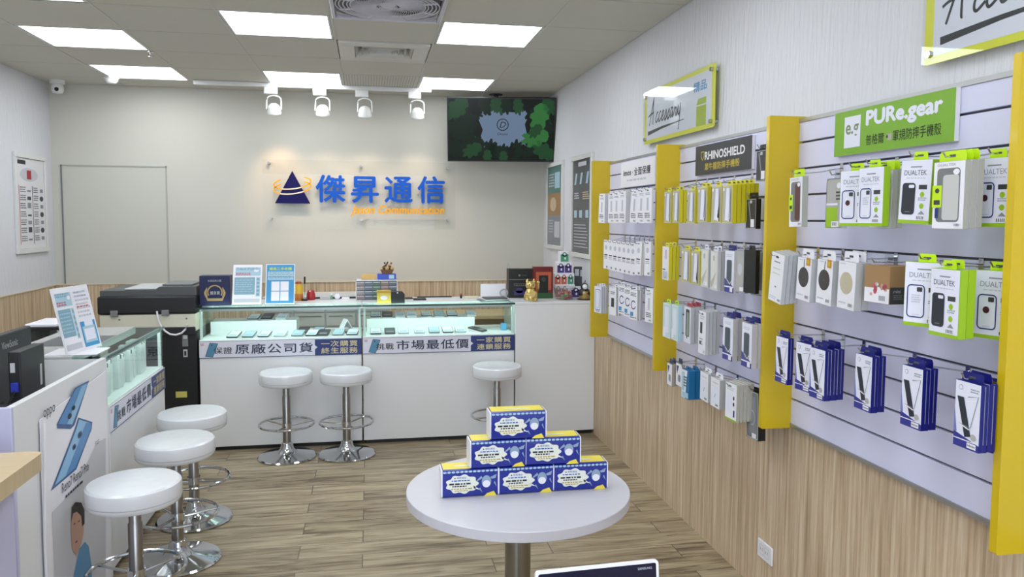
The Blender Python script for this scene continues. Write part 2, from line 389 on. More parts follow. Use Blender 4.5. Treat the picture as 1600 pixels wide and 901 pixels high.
for k in range(8):
    a = 2*PI*k/8+PI/8; R = .262 if k % 2 else .262
    gr.tube([(.19*math.cos(a), .19*math.sin(a), -.012), (R*math.cos(a), R*math.sin(a), -.012)], .006, FANW, 6)
for sx in (-1, 1):
    for sy in (-1, 1):
        for q in (0, .03, .06): gr.tube([(sx*.264, sy*(.16+q), -.01), (sx*(.16+q), sy*.258, -.01)], .003, FANW, 6)
for k in range(56):
    a = 2*PI*k/56
    gr.tube([((.06+.13*u)*math.cos(a+.9*u), (.06+.13*u)*math.sin(a+.9*u), -.012) for u in (0, .25, .5, .75, 1)], .0022, FANW, 5)
gr.build('grille', t)
bl = MB()
for k in range(5):
    a = 2*PI*k/5; vs = []
    for u in (0, .33, .66, 1):
        for side in (-1, 1):
            q = a+side*.28; R = .04+.14*u; vs.append((R*math.cos(q), R*math.sin(q), .012+side*.008))
    bl.add(vs, [(2*i, 2*i+1, 2*i+3, 2*i+2) for i in range(3)], FANW)
bl.build('blades', t)

# air-conditioning diffuser
cx, cy = (GX[4]+GX[5])/2, (GY[3]+GY[4])/2
t = thing('air_vent', 'square ceiling air vent with nested louvres, behind the fan', 'vent', (cx, cy, ZC))
VW = mat('vent_white', '#cfcdc6', .45)
hx, hy = .285, .275
f = MB()
for a, b, z0, z1 in ((.0, .10, -.012, .006),):
    f.box(-hx+a, hx-a, -hy+a, -hy+b, z0, z1, VW).box(-hx+a, hx-a, hy-b, hy-a, z0, z1, VW).box(-hx+a, -hx+b, -hy+b, hy-b, z0, z1, VW).box(hx-b, hx-a, -hy+b, hy-b, z0, z1, VW)
f.build('frame', t, bevel=.004)
MB().box(-.185, .185, -.175, .175, .045, .055, mat('vent_dark', '#55534c', .6)).build('backing', t)
l = MB()
for k in range(4):
    a = .182-k*.042; b = .172-k*.042
    for (p, q) in (((-a, -b), (a, -b)), ((a, -b), (a, b)), ((a, b), (-a, b)), ((-a, b), (-a, -b))):
        m_ = .82; P = [(p[0], p[1], -.008), (q[0], q[1], -.008), (q[0]*m_, q[1]*m_, .04), (p[0]*m_, p[1]*m_, .04)]
        P2 = [(x, y, z+.003) for x, y, z in P]
        l.add(P+P2, [(0, 1, 2, 3), (7, 6, 5, 4), (0, 4, 5, 1), (1, 5, 6, 2), (2, 6, 7, 3), (3, 7, 4, 0)], VW)
l.build('louvre', t)

# perforated tile
cx, cy = (GX[4]+GX[5])/2, (GY[1]+GY[2])/2
t = MB(); t.box(-.288, .288, -.275, .275, 0, .01, CEIL)
for i in range(26):
    for j in range(16): t.box(-.27+i*.021, -.264+i*.021, -.25+j*.032, -.238+j*.032, -.0006, .0002, FAND)
tag(t.build('perforated_grille', loc=(cx, cy, ZC)), 'perforated ceiling tile between two light panels near the back wall', 'grille')

# spotlights on a white track
SPW = mat('spot_white', '#e2e2e0', .35)
TY = 6.56
tag(MB().box(-1.36, .52, TY-.018, TY+.018, ZC-.035, ZC-.001, SPW).build('light_track', bevel=.003), 'long white lighting track across the ceiling above the shop sign', 'track')
spot_say = ['leftmost of the four', 'second from left of the four', 'third from left of the four', 'rightmost of the four']
for k, px_ in enumerate((428, 504, 570, 652)):
    X = at(px_, 160, 'Y', TY)[0]
    t = thing('spotlight', 'white round spotlight hanging in a hoop from the track, '+spot_say[k], 'spotlight', (X, TY, ZC-.035), group='spotlights on the ceiling track')
    MB().box(-.075, .03, -.02, .02, -.055, 0, SPW).build('adapter', t, bevel=.004)
    y = MB(); pts = [(-.058, 0, -.175)]
    for i in range(9): a = PI-PI*i/8; pts.append((.056*math.cos(a), 0, -.10+.035*math.sin(a)))
    pts.append((.058, 0, -.175)); y.tube(pts, .006, SPW, 6); y.build('yoke', t)
    h = MB(); h.lathe([(0, .055), (.022, .05), (.04, .033), (.05, .008), (.052, -.02), (.055, -.026), (.056, -.05), (.05, -.055), (.046, -.03), (0, -.03)], SPW, seg=28)
    ho = h.build('lamp_head', t); ho.location = (0, 0, -.17); ho.rotation_euler = (.35, 0, 0); ho.scale = (1, 1, .8)
    bu = MB().lathe([(0, -.031), (.044, -.031), (.044, -.034), (0, -.034)], mat('spot_bulb', '#ffe2b0', .4, em=3), seg=20).build('bulb', ho)
    if True:
        ld = bpy.data.lights.new('spot_beam', 'SPOT'); ld.energy = 15 if k == 0 else 15; ld.color = (1, .62, .32) if k == 0 else (1, .74, .5); ld.spot_size = math.radians(62 if k == 0 else 80); ld.spot_blend = 1; ld.shadow_soft_size = .03
        lo = bpy.data.objects.new('spot_beam', ld); COL.objects.link(lo); lo.parent = t; lo.location = (0, .02, -.215)
        tgt = Vector((X+.02, YB, 1.35)) if k else Vector((X+.0, YB, 1.8))
        lo.rotation_euler = (tgt-Vector((X, TY+.02, ZC-.25))).to_track_quat('-Z', 'Y').to_euler()

# camera dome, smoke detector, sprinkler
p = at(88, 134, 'Z', ZC)
t = thing('security_camera', 'small white dome security camera in the far left ceiling corner', 'security camera', (-2.44, 6.80, ZC))
MB().lathe([(0, 0), (.055, 0), (.055, -.025), (.05, -.03), (0, -.03)], SPW).build('mount', t)
hd = MB().lathe([(.035, 0), (.045, -.02), (.045, -.05), (.036, -.07), (0, -.078)], SPW).build('housing', t, loc=(0, 0, -.03))
MB().ball((.006, -.036, -.045), .017, BLACK).build('lens', hd)
t = thing('smoke_detector', 'round white smoke detector on the ceiling near the left corner', 'smoke detector', (-1.97, 6.45+.12, ZC))
MB().lathe([(0, 0), (.055, 0), (.055, -.012), (0, -.012)], SPW).build('base_plate', t)
MB().lathe([(.05, 0), (.045, -.02), (.03, -.035), (0, -.04)], SPW).build('cap', t, loc=(0, 0, -.012))
p = at(233, 79, 'Z', ZC)
t = thing('sprinkler', 'tiny sprinkler head with a red bulb beside the left ceiling light', 'sprinkler', (p[0], p[1]+.02, ZC-.003))
MB().lathe([(0, 0), (.022, 0), (.022, -.004), (.008, -.006), (.006, -.02), (0, -.02)], CHROME, seg=16).build('rosette', t)
MB().lathe([(0, -.02), (.003, -.021), (.003, -.03), (0, -.031)], RED, seg=10).build('bulb', t)
MB().lathe([(0, -.03), (.014, -.031), (.014, -.033), (0, -.034)], CHROME, seg=16).build('deflector', t)

# ================================================================ BACK WALL: SHOP SIGN
SY = YB-.035
t = thing('shop_sign', 'clear acrylic shop sign with blue characters and an indigo triangle', 'sign', (-.07, SY, 1.45))
MB().box(-.83, .83, 0, .006, 0, .595, ACRYLS).build('acrylic_plate', t, bevel=.001)
for x, z in ((-.775, .565), (0, .548), (.765, .545), (-.765, .09), (.005, .082), (.765, .085)):
    so = MB(); so.prism([(.011*math.cos(a), .011*math.sin(a)) for a in ribbed(16)], -.008, .035, STEEL, (x, 0, z), (1, 0, 0), (0, 0, 1), (0, 1, 0)); so.build('standoff', t)
f = Face((0, -.0015, 0), (1, 0, 0), (0, 0, 1), .003)
tx = lambda X: X+.07
f2 = lambda name, F_: F_.build(name, t)
f.text('傑昇通信', tx(-.452), .235, .232, BLUE, k=4, bold=.022, width=1.115, space=1.28, extrude=.012, res=4); f2('lettering', f)
f = Face((0, -.0015, 0), (1, 0, 0), (0, 0, 1), .003)
f.text('Jason Communication', tx(-.16), .115, .092, ORANGE, k=3, shear=.3, bold=.026, width=.822, res=4); f2('lettering', f)
f = Face((0, -.0015, 0), (1, 0, 0), (0, 0, 1), .003)
cxx = tx(-.65)
f.prism([(cxx-.148, .22), (cxx+.148, .22), (cxx, .50)], .004, .016, PURPLEBLUE, f.O, f.u, f.vv, f.n)
f2('triangle', f)
f = Face((0, -.0015, 0), (1, 0, 0), (0, 0, 1), .003)
for (oy, a, b, tl) in ((.395, .155, .05, .12), (.355, .155, .052, .12)):
    N = 40; pts = []
    for i in range(N):
        q = 2*PI*i/N; x = a*math.cos(q); y = b*math.sin(q)
        if y > 0 and abs(x) < .07: continue
        pts.append((i, cxx+x, oy+y+x*tl))
    # front arc across the triangle, back arc outside it
    arc = [(cxx+a*math.cos(q), oy+b*math.sin(q)+a*math.cos(q)*tl) for q in np.linspace(PI*.72, 2*PI+PI*.28, 40)]
    f.line(arc, .011, ORANGE, 3)
    inn = [(cxx+a*math.cos(q), oy+b*math.sin(q)+a*math.cos(q)*tl) for q in np.linspace(PI*1.08, 2*PI-PI*.08, 60)]
    inn = [p for p in inn if abs(p[0]-cxx) < (.50-p[1])/.28*.148+.006]
    f.line(inn, .010, mat('ring_cream', '#efe2c4', .4), 6.5)
f2('orbit_ring', f)

# ================================================================ TELEVISION
TVC, TVY, TVT, TW, TH = Vector((1.124, 6.60, 2.308)), -.15, .26, .93, .55
t = thing('television', 'wall television hung in the corner, screen with green leaves and a round logo', 'television', TVC)
t.rotation_euler = Matrix.Rotation(TVY, 3, 'Z').to_4x4().to_euler()
t.rotation_euler = (Matrix.Rotation(TVY, 3, 'Z') @ Matrix.Rotation(-TVT, 3, 'X')).to_euler() if False else (Matrix.Rotation(TVY, 3, 'Z') @ Matrix.Rotation(TVT, 3, 'X')).to_euler()
MB().box(-TW/2, TW/2, 0, .035, -TH/2, TH/2, BLACK).build('body', t, bevel=.004)
MB().box(-.25, .25, .035, .06, -.18, .15, BLACK).build('rear_housing', t, bevel=.005)
f = Face((0, -.0005, 0), (1, 0, 0), (0, 0, 1), .0003)
hw, hh = TW/2-.012, TH/2-.014
f.rect(-hw, -hh, hw, hh, LEAFC[3], 1)
scr = mat('screen_blue', '#6c819c', .3, em=.85)
f.poly([(-.22, .14), (-.1, .17), (.1, .15), (.25, .17), (.2, .05), (.24, -.12), (.1, -.2), (-.08, -.21), (-.2, -.12), (-.16, .0)], scr, 2)
def leaf(cx, cy, s, rot, m, k):
    pts = []
    for i in range(26):
        a = 2*PI*i/26; r = s*(1-.35*math.cos(a)*.5)*(1 if i % 3 else (.72 if 4 < i < 22 else .95))
        x, y = r*math.cos(a)*1.25, r*math.sin(a)*.8; pts.append((cx+x*math.cos(rot)-y*math.sin(rot), cy+x*math.sin(rot)+y*math.cos(rot)))
    pts = [(max(-hw, min(hw, x)), max(-hh, min(hh, y))) for x, y in pts]
    c = sum(p[0] for p in pts)/len(pts), sum(p[1] for p in pts)/len(pts); vs = [f.P(c[0], c[1], k)]+[f.P(x, y, k) for x, y in pts]
    f.add(vs, [(0, i+1, (i+1) % 26+1) for i in range(26)], m)
rn = random.Random(3)
for _ in range(46):
    a_ = rn.uniform(0, 2*PI); leaf(.36*math.cos(a_)+.02*rn.random(), .215*math.sin(a_)+.02*rn.random(), rn.uniform(.04, .08), a_+rn.uniform(-.6, .6), LEAFC[rn.choice((0, 0, 0, 1, 3, 3))], 2.2+rn.random()*.6)
for (x, y, s, r, mi) in ((-.37, .19, .1, .8, 1), (-.33, .02, .11, .2, 0), (-.38, -.17, .1, -.3, 0), (-.24, -.17, .075, .5, 1), (-.12, -.22, .05, 1.5, 1), (.02, -.23, .05, 1.6, 1), (-.26, .08, .06, 2, 0), (-.06, .22, .05, 1.5, 1),
                         (.14, .21, .06, 1.7, 1), (.33, .13, .1, 1.3, 2), (.3, .0, .06, .8, 1), (.31, -.06, .1, .25, 2), (.38, -.19, .09, -.6, 1), (.24, -.19, .06, .2, 0), (.4, .22, .07, 2, 1), (.05, .22, .04, 1.2, 0)):
    leaf(x, y, s, r, LEAFC[mi], 3+rn.randint(0, 3))
f.line([(.01+.048*math.cos(a), .045+.048*math.sin(a)) for a in ribbed(32)], .007, LEAFC[3], 8, True)
f.text('D', .01, .02, .05, LEAFC[3], k=8, shear=.3, align='c'); f.text('Dnoni', .01, -.045, .022, LEAFC[3], k=8, align='c', width=.085)
f.build('screen', t)
m_ = MB(); m_.box(-.05, .05, .04, .09, -.1, .1, BLACK); m_.build('mount_plate', t)
hp = MB(); hp.tube([(1.13, 6.70, 2.40), (1.13, 6.76, 2.50), (1.10, 6.76, ZC)], .018, BLACK, 10)
hp.lathe([(0, 0), (.06, 0), (.06, -.006), (0, -.006)], BLACK, (1.10, 6.76, ZC))
tag(hp.build('television_bracket'), 'black ceiling bracket holding the television from above', 'bracket')

# ================================================================ FRAMED POSTERS
def framed(name, label, axis, x, y0, y1, z0, z1, face, out, painter, backm):
    """a frame on a side wall; face = +1 looks to +X, -1 looks to -X"""
    t = thing(name, label, 'poster', (x, (y0+y1)/2, z0)); w_, h_ = y1-y0, z1-z0; fw = .035
    FR = mat('frame_white', '#dcdcda', .35)
    b = MB(); X = sorted((0, face*.022))
    b.box(*X, -w_/2, w_/2, 0, fw, FR).box(*X, -w_/2, w_/2, h_-fw, h_, FR).box(*X, -w_/2, -w_/2+fw, fw, h_-fw, FR).box(*X, w_/2-fw, w_/2, fw, h_-fw, FR)
    b.build('frame', t, bevel=.003)
    b = MB(); b.box(*sorted((0, face*.010)), -w_/2+fw, w_/2-fw, fw, h_-fw, backm); b.build('backing_board', t)
    u = (0, -1, 0) if face < 0 else (0, 1, 0)
    f = Face((face*.0105, (w_/2-fw) if face < 0 else -(w_/2-fw), fw), u, (0, 0, 1), .0005); painter(f, w_-2*fw, h_-2*fw); f.build('print', t)
    return t
def lines(f, x0, y0, x1, y1, n, m, k=2, fill=.45, seed=0):
    r = random.Random(seed); st = (y1-y0)/n
    for i in range(n):
        y = y1-(i+1)*st; e = x1-(x1-x0)*r.random()*.25
        f.rect(x0, y+st*(.5-fill/2), e, y+st*(.5+fill/2), m, k)
def dashes(f, x0, y0, x1, y1, n, m, k=2, fill=.5, seed=0):
    """rows of tiny print, broken into words"""
    r = random.Random(seed); st = (y1-y0)/n
    for i in range(n):
        y = y1-(i+1)*st; x = x0
        while x < x1-.1*(x1-x0):
            w_ = (x1-x0)*r.uniform(.06, .2); f.rect(x, y+st*(.5-fill/2), min(x1, x+w_), y+st*(.5+fill/2), m, k); x += w_+(x1-x0)*.04
def paint_list(f, W, H):
    f.rect(0, 0, W, H, mat('paper_white', '#dfdde0', .5), 0)
    f.rect(W*.05, H*.93, W*.33, H*.975, INK, 1); f.rect(W*.36, H*.77, W*.52, H*.87, RED, 1); f.ell(W*.44, H*.82, W*.32, H*.075, LINK, .5)
    f.rect(W*.06, H*.05, W*.08, H*.7, PINK, 1); f.rect(W*.53, H*.05, W*.55, H*.7, INK, 1)
    for i in range(7):
        y = H*(.62-i*.09)
        dashes(f, W*.1, y, W*.3, y+H*.07, 3, INK, 1, .45, i); f.rect(W*.35, y+H*.01, W*.48, y+H*(.03+.02*(i % 3)), DGREY if i % 2 else GINK, 1)
        dashes(f, W*.58, y, W*.75, y+H*.07, 3, INK, 1, .45, i+9)
        if i % 2: f.ell(W*.87, y+H*.03, W*.07, H*.03, DGREY, 1)
        else: f.rect(W*.82, y+H*.01, W*.93, y+H*.05, GINK, 1)
    f.line([(0, 0), (W, 0), (W, H), (0, H)], .004, INK, 1, True)
framed('framed_poster', 'white framed price poster on the left wall', 'X', XL, 6.257, 6.82, 1.267, 2.022, 1, 0, paint_list, WHITE)
def paint_three(f, W, H):
    f.rect(0, H*.66, W, H, mat('poster_teal', '#4d7c74', .3), 1); f.rect(0, H*.38, W, H*.66, mat('poster_amber', '#a07848', .3), 1); f.rect(0, 0, W, H*.38, mat('poster_greyish', '#7e8088', .3), 1)
    f.rect(W*.5, H*.72, W*.85, H*.92, PALEB, 2); f.ell(W*.4, H*.52, W*.22, H*.09, mat('poster_sand', '#cbb392', .4), 2); f.rect(W*.5, H*.1, W*.85, H*.3, LINK, 2)
    dashes(f, W*.08, H*.74, W*.45, H*.92, 5, LINK, 2); dashes(f, W*.08, H*.15, W*.42, H*.33, 5, LINK, 2)
framed('framed_poster', 'white framed poster in teal, amber and grey bands on the right wall', 'X', XR, 6.21, 6.80, 1.287, 2.034, -1, 0, paint_three, DGREY)
def paint_dark(f, W, H):
    PD = mat('poster_slate', '#55565a', .3); f.rect(0, 0, W, H, PD, 1); f.rect(W*.3, H*.93, W*.75, H*.975, LINK, 2)
    for i, x in enumerate((.08, .38, .72)):
        f.poly([(W*x, H*.74), (W*(x+.1), H*.74), (W*(x+.18), H*.86), (W*(x+.08), H*.86)], PALEB, 2); f.rect(W*x, H*.38, W*(x+.16), H*.46, PALEB, 2)
    for i in range(3): f.line([(W*(.2+.05*math.cos(a)+i*.0), H*(.62+.02*math.sin(a))) for a in ribbed(10)], .003, LINK, 2, True)
    lines(f, W*.55, H*.57, W*.95, H*.66, 4, mat('poster_sand', '#cbb392', .4), 2); lines(f, W*.08, H*.58, W*.4, H*.66, 3, LINK, 2)
    lines(f, W*.08, H*.05, W*.92, H*.32, 8, LINK, 2, .25)
framed('framed_poster', 'white framed dark grey poster beside the far yellow fin', 'X', XR, 5.36, 5.93, 1.255, 2.03, -1, 0, paint_dark, BLACK)

# ================================================================ COUNTERS WITH GLASS SHOWCASES
LED = mat('showcase_led', '#eafff8', .4, em=26)
DECK = mat('showcase_deck', '#eef2f2', .45)
def showcase(label, loc, rz, W, D, endpanels, step, edge=True):
    """local: front face looks to -Y, x from 0 to W, back at y = D"""
    t = thing('display_counter', label, 'display counter', loc, rz, 'glass-topped display counters')
    MB().box(.004, W-.004, 0, D, .03, .735, WHITE).build('cabinet', t, bevel=.002)
    MB().box(.02, W-.02, .03, D-.02, 0, .03, BLACK).build('plinth', t)
    MB().box(.004, W-.004, .004, D, .735, .745, DECK).build('deck', t)
    MB().box(.008, W-.008, .004, .010, .745, .950, GLASS).build('front_glass', t)
    gd = D*.28 if endpanels else D*.3
    MB().box(0, W, -.0065, -.004, .949, .9605, mat('glass_edge', '#2e4640', .2)).build('glass_edge', t)
    MB().box(0, W, -.004, gd, .950, .960, TOPGLASS).build('top_glass', t, bevel=.001)
    if not endpanels: MB().box(-.004, 0, .002, D, .03, .949, WHITE).build('end_panel', t)
    MB().box(0, W, gd, D, .925, .962, WHITE if endpanels else mat('grey_top_reflection', '#b4b4b2', .25)).build('rear_worktop', t, bevel=.002)  # on the side counter, opaque grey paints the ceiling's reflection in its glass top
    for x in (.004, W-.014):
        MB().box(x, x+.010, .010, D-.01, .745, .95, GLASS).build('side_glass', t)
    for x in (.008, W-.022):
        MB().box(x, x+.014, .011, .025, .745, .95, mat('corner_post', '#eef4f2', .4)).build('corner_post', t)
    MB().box(.02, W-.02, .0105, .0135, .932, .9495, ALU).box(.02, W-.02, .0105, .030, .9491, .9499, ALU).build('strip_cover', t); MB().box(.03, W-.03, .014, .026, .938, .9488, LED if endpanels else mat('showcase_led_soft', '#eafff8', .4, em=8)).build('light_strip', t)
    if step:
        MB().box(step[0], step[1], D*.52, D-.03, .745, .835, DECK).build('display_step', t)
    return t
CY = 5.28
CA = showcase('left long display counter with phones under glass and stools before it', (-1.105, CY, 0), 0, 1.05, .46, True, (.03, .60))
CB = showcase('right long display counter with two rows of phones under glass', (-.053, CY, 0), 0, 1.053, .46, True, (.03, .80))
t = thing('end_cabinet', 'plain white cabinet closing the long counter against the right wall', 'cabinet', (1.002, CY, 0))
MB().box(.002, .583, 0, .46, .03, .945, WHITE).build('body', t, bevel=.002)
MB().box(.02, .57, .03, .44, 0, .03, BLACK).build('plinth', t)
MB().box(.0, .583, -.002, .46, .945, .963, WHITE).build('worktop', t, bevel=.002)
CL = showcase('side display counter on the left holding upright white boxes', (-1.10, 3.49, 0), PI/2, .91, .46, False, None)

def banner(parent, W, words, two):
    t = thing('counter_banner', {'A': 'long banner reading guaranteed original goods on the left counter front', 'B': 'long lowest price banner on the right-hand long counter', 'L': 'lowest price banner on the left side counter, seen at a slant'}[two[2]], 'banner', parent.location, parent.rotation_euler.z, 'counter front banners')
    MB().box(.004, W-.004, -.0042, -.0006, .626, .738, mat('banner_white', '#d9d8e4', .4)).build('panel', t)
    f = Face((.004, -.0044, .625), (1, 0, 0), (0, 0, 1), .0004); w_ = W-.008; h = .113
    f.rect(0, 0, w_, .004, BANNERBLUE, 1); f.rect(0, h-.003, w_, h, MGREY, 1)
    f.poly([(w_*.705, .004), (w_, .004), (w_, h-.004), (w_*.705, h-.004), (w_*.705, h*.62), (w_*.722, h*.5), (w_*.705, h*.38)], BANNERBLUE, 1)
    PH = mat('banner_phone', '#4f86a4', .4)
    f.poly([(.036, .012), (.085, .006), (.118, h-.016), (.066, h-.010)], INK, 1); f.poly([(.04, .014), (.084, .009), (.114, h-.018), (.068, h-.013)], PH, 2); f.ell(.078, h-.026, .004, .004, INK, 3)
    f.rect(.008, h-.03, .03, h-.012, mat('banner_blush', '#c9a8a8', .5), 1)
    f.text(words[0], .09, .028, .044, INK, k=4, width=.115, space=1.15, bold=.006)
    f.text(words[1], .225, .024, .066, mat('banner_ink', '#27304e', .5), k=3, width=w_*.70-.235, space=1.12, bold=.012)
    CH = mat('banner_gold', '#cbbd94', .5)
    f.text(two[0], w_*.745, .059, .040, CH, k=3, width=w_*.23, bold=.012, space=1.1); f.text(two[1], w_*.745, .012, .040, CH, k=3, width=w_*.23, bold=.012, space=1.1)
    f.build('lettering', t)
banner(CA, 1.05, ('保證', '原廠公司貨'), ('一次購買', '終生服務', 'A'))
banner(CB, 1.053, ('挑戰', '市場最低價'), ('一家購買', '連鎖服務', 'B'))
banner(CL, .91, ('挑戰', '市場最低價'), ('一家購買', '連鎖服務', 'L'))

# ---------------------------------------------------------------- phones lying on little stands
def make_phone(bodym, scrm):
    t = thing('display_phone', '', 'phone')
    st = MB(); st.prism([(0, 0), (.11, 0), (.11, .022), (0, .004)], -.034, .034, ACRYL if False else PWHITE, (0, 0, 0), (0, 1, 0), (0, 0, 1), (1, 0, 0)); st.build('stand', t)
    a = math.atan2(.018, .11)
    b = MB(); b.prism(rr(-.037, 0, .037, .125, .009), 0, .008, bodym); bo = b.build('body', t); bo.location = (0, -.004, .0045); bo.rotation_euler = (a, 0, 0)
    s = Face((0, 0, .008), (1, 0, 0), (0, 1, 0), .0004); s.rrect(-.034, .003, .034, .122, .007, scrm, 1); s.rect(-.026, .018, .026, .05, PALEB if scrm is not CASED else GINK, 2); s.ell(0, .113, .003, .003, INK, 2); s.build('screen', bo)
    return t
protos = [make_phone(CASED, PWHITE), make_phone(MGREY, mat('phone_screen_pale', '#b9d3e0', .3)), make_phone(LGREY, PALE), make_phone(DGREY, CASED)]
used = [False]*4
def put_phone(kind, x, y, z, rz, label, grp):
    o = protos[kind] if not used[kind] else copy_tree(protos[kind]); used[kind] = True
    o.location = (x, y, z); o.rotation_euler = (0, 0, rz); relabel(o, label, grp)
ordw = ['first', 'second', 'third', 'fourth', 'fifth', 'sixth', 'seventh', 'eighth', 'ninth', 'tenth', 'eleventh', 'twelfth', 'thirteenth']
Zd = .7455
knd = [0, 1, 0, 2, 1, 0, 3, 1, 0]; tone = ['white-screened phone', 'blue-screened phone', 'pale phone', 'dark-screened phone']
for i, x_ in enumerate((365, 389, 413, 438, 465, 487, 505, 528, 550)):
    X = at(x_, 527, 'Y', 5.40)[0]
    put_phone(knd[i], X, 5.33, Zd, -.12, tone[knd[i]]+', %s from left in the front row, left long counter' % ordw[i], 'phones in the left long counter')
for i, x_ in enumerate((383, 404, 425, 447, 472, 496)):
    X = at(x_, 517, 'Y', 5.53)[0]
    if X+.04 < -1.105+.60 or i > 3: pass
    put_phone([1, 0, 2, 1, 3, 1][i], X, 5.455 if False else 5.468, Zd, -.15, tone[[1, 0, 2, 1, 3, 1][i]]+', %s from left in the second row, left long counter' % ordw[i], 'phones in the left long counter') if i > 3 else None
for i, x_ in enumerate((396, 417, 440)):
    X = at(x_, 500, 'Y', 5.6)[0]
    put_phone([0, 3, 2][i], X, 5.555, .8355, -.1, tone[[0, 3, 2][i]]+', %s from left on the raised step, left long counter' % ordw[i], 'phones in the left long counter')
for i, x_ in enumerate((587, 609, 630, 655, 678, 699, 719)):
    X = at(x_, 522, 'Y', 5.40)[0]; k_ = [0, 3, 2, 2, 1, 0, 2][i]
    put_phone(k_, X, 5.34, Zd, 0, tone[k_]+', %s from left in the front row, right long counter' % ordw[i], 'phones in the right long counter')
for i, x_ in enumerate((587, 605, 625, 643, 666, 686, 706, 736)):
    X = at(x_, 497, 'Y', 5.6)[0]; k_ = [0, 3, 2, 2, 0, 1, 0, 2][i]
    put_phone(k_, X, 5.555, .8355, 0, tone[k_]+', %s from left on the raised step, right long counter' % ordw[i], 'phones in the right long counter')
X = at(755, 512, 'Y', 5.42)[0]; put_phone(3, X, 5.36, Zd, .9, 'dark-screened phone lying askew at the right end of the showcase', 'phones in the right long counter')
for k in range(4):
    if not used[k]: bpy.data.objects.remove(protos[k])
# tent card and blue block in the showcases
X = at(540, 508, 'Y', 5.50)[0]
t = thing('tent_card', 'folded white tent card standing behind phones in the left showcase', 'card', (X, 5.50, .7455))
c_ = MB(); c_.prism([(-.055, 0), (-.05, 0), (0, .085), (.05, 0), (.055, 0), (0, .095)], -.03, .03, PWHITE, (0, 0, .0), (1, 0, 0), (0, 0, 1), (0, 1, 0)); c_.build('card', t)
MB().box(-.062, .062, -.035, .035, 0, .001, INK).build('base', t); t.rotation_euler.z = .5
X = at(787, 503, 'Y', 5.45)[0]
tag(MB().box(-.02, .02, -.02, .02, 0, .05, mat('blue_block', '#5fa8d4', .3)).build('acrylic_block', bevel=.004, loc=(X, 5.45, .7455)), 'small light blue block at the right end of the showcase', 'block')
# ================================================================ STOOLS
def make_stool():
    t = thing('bar_stool', '', 'stool')
    MB().lathe([(0, 0), (.181, 0), (.185, .006), (.178, .013), (.12, .022), (.065, .034), (.042, .06), (.034, .095), (.026, .10), (0, .10)], CHROME, seg=48).build('base', t)
    MB().lathe([(.0, .09), (.0255, .09), (.0255, .40), (.022, .405), (.022, .485), (0, .485)], STEEL, seg=24).build('pole', t)
    s = MB().lathe([(0, .478), (.14, .48), (.158, .483), (.165, .490), (.167, .50), (.167, .545), (.165, .554), (.157, .561), (.10, .564), (0, .5645)], SEATW, seg=56).build('seat', t)
    MB().lathe([(.1675, .503), (.1685, .505), (.1675, .507)], mat('seam_grey', '#b4b5b6', .4), seg=56, cap=False).build('piping', s)
    r = MB(); r.tube([(.172*math.cos(a), .172*math.sin(a), .218) for a in ribbed(48)], .0075, CHROME, 8, True)
    for a in (.35, 2.45, 4.5): r.tube([(.02*math.cos(a), .02*math.sin(a), .205), (.17*math.cos(a), .17*math.sin(a), .218)], .0055, CHROME, 8)
    r.lathe([(.0255, .19), (.031, .19), (.031, .225), (.0255, .225)], CHROME, seg=24)
    r.build('foot_ring', t)
    return t
s0 = make_stool(); a_ = at(209, 750, 'Z', .564)
spots = [((-.537, 5.085), 'round white stool, left of the pair in front of the left long counter'),
         ((-.157, 5.075), 'round white stool, right of the pair in front of the left long counter'),
         ((.842, 5.085), 'round white stool at the right long counter, half hidden by the tissue packs'),
         ((a_[0]+.0, a_[1]), 'nearest round white stool, beside the phone poster on the left counter'),
         ((-.862, 3.60), 'middle round white stool of the three along the left side counter'),
         ((-.895, 4.09), 'farthest round white stool of the three along the left side counter')]
for i, ((x, y), l) in enumerate(spots):
    o = s0 if i == 0 else copy_tree(s0); o.location = (x, y, 0); o.rotation_euler.z = [0, .5, 1.1, .3, 2.0, 1.3][i]; relabel(o, l, 'white bar stools')

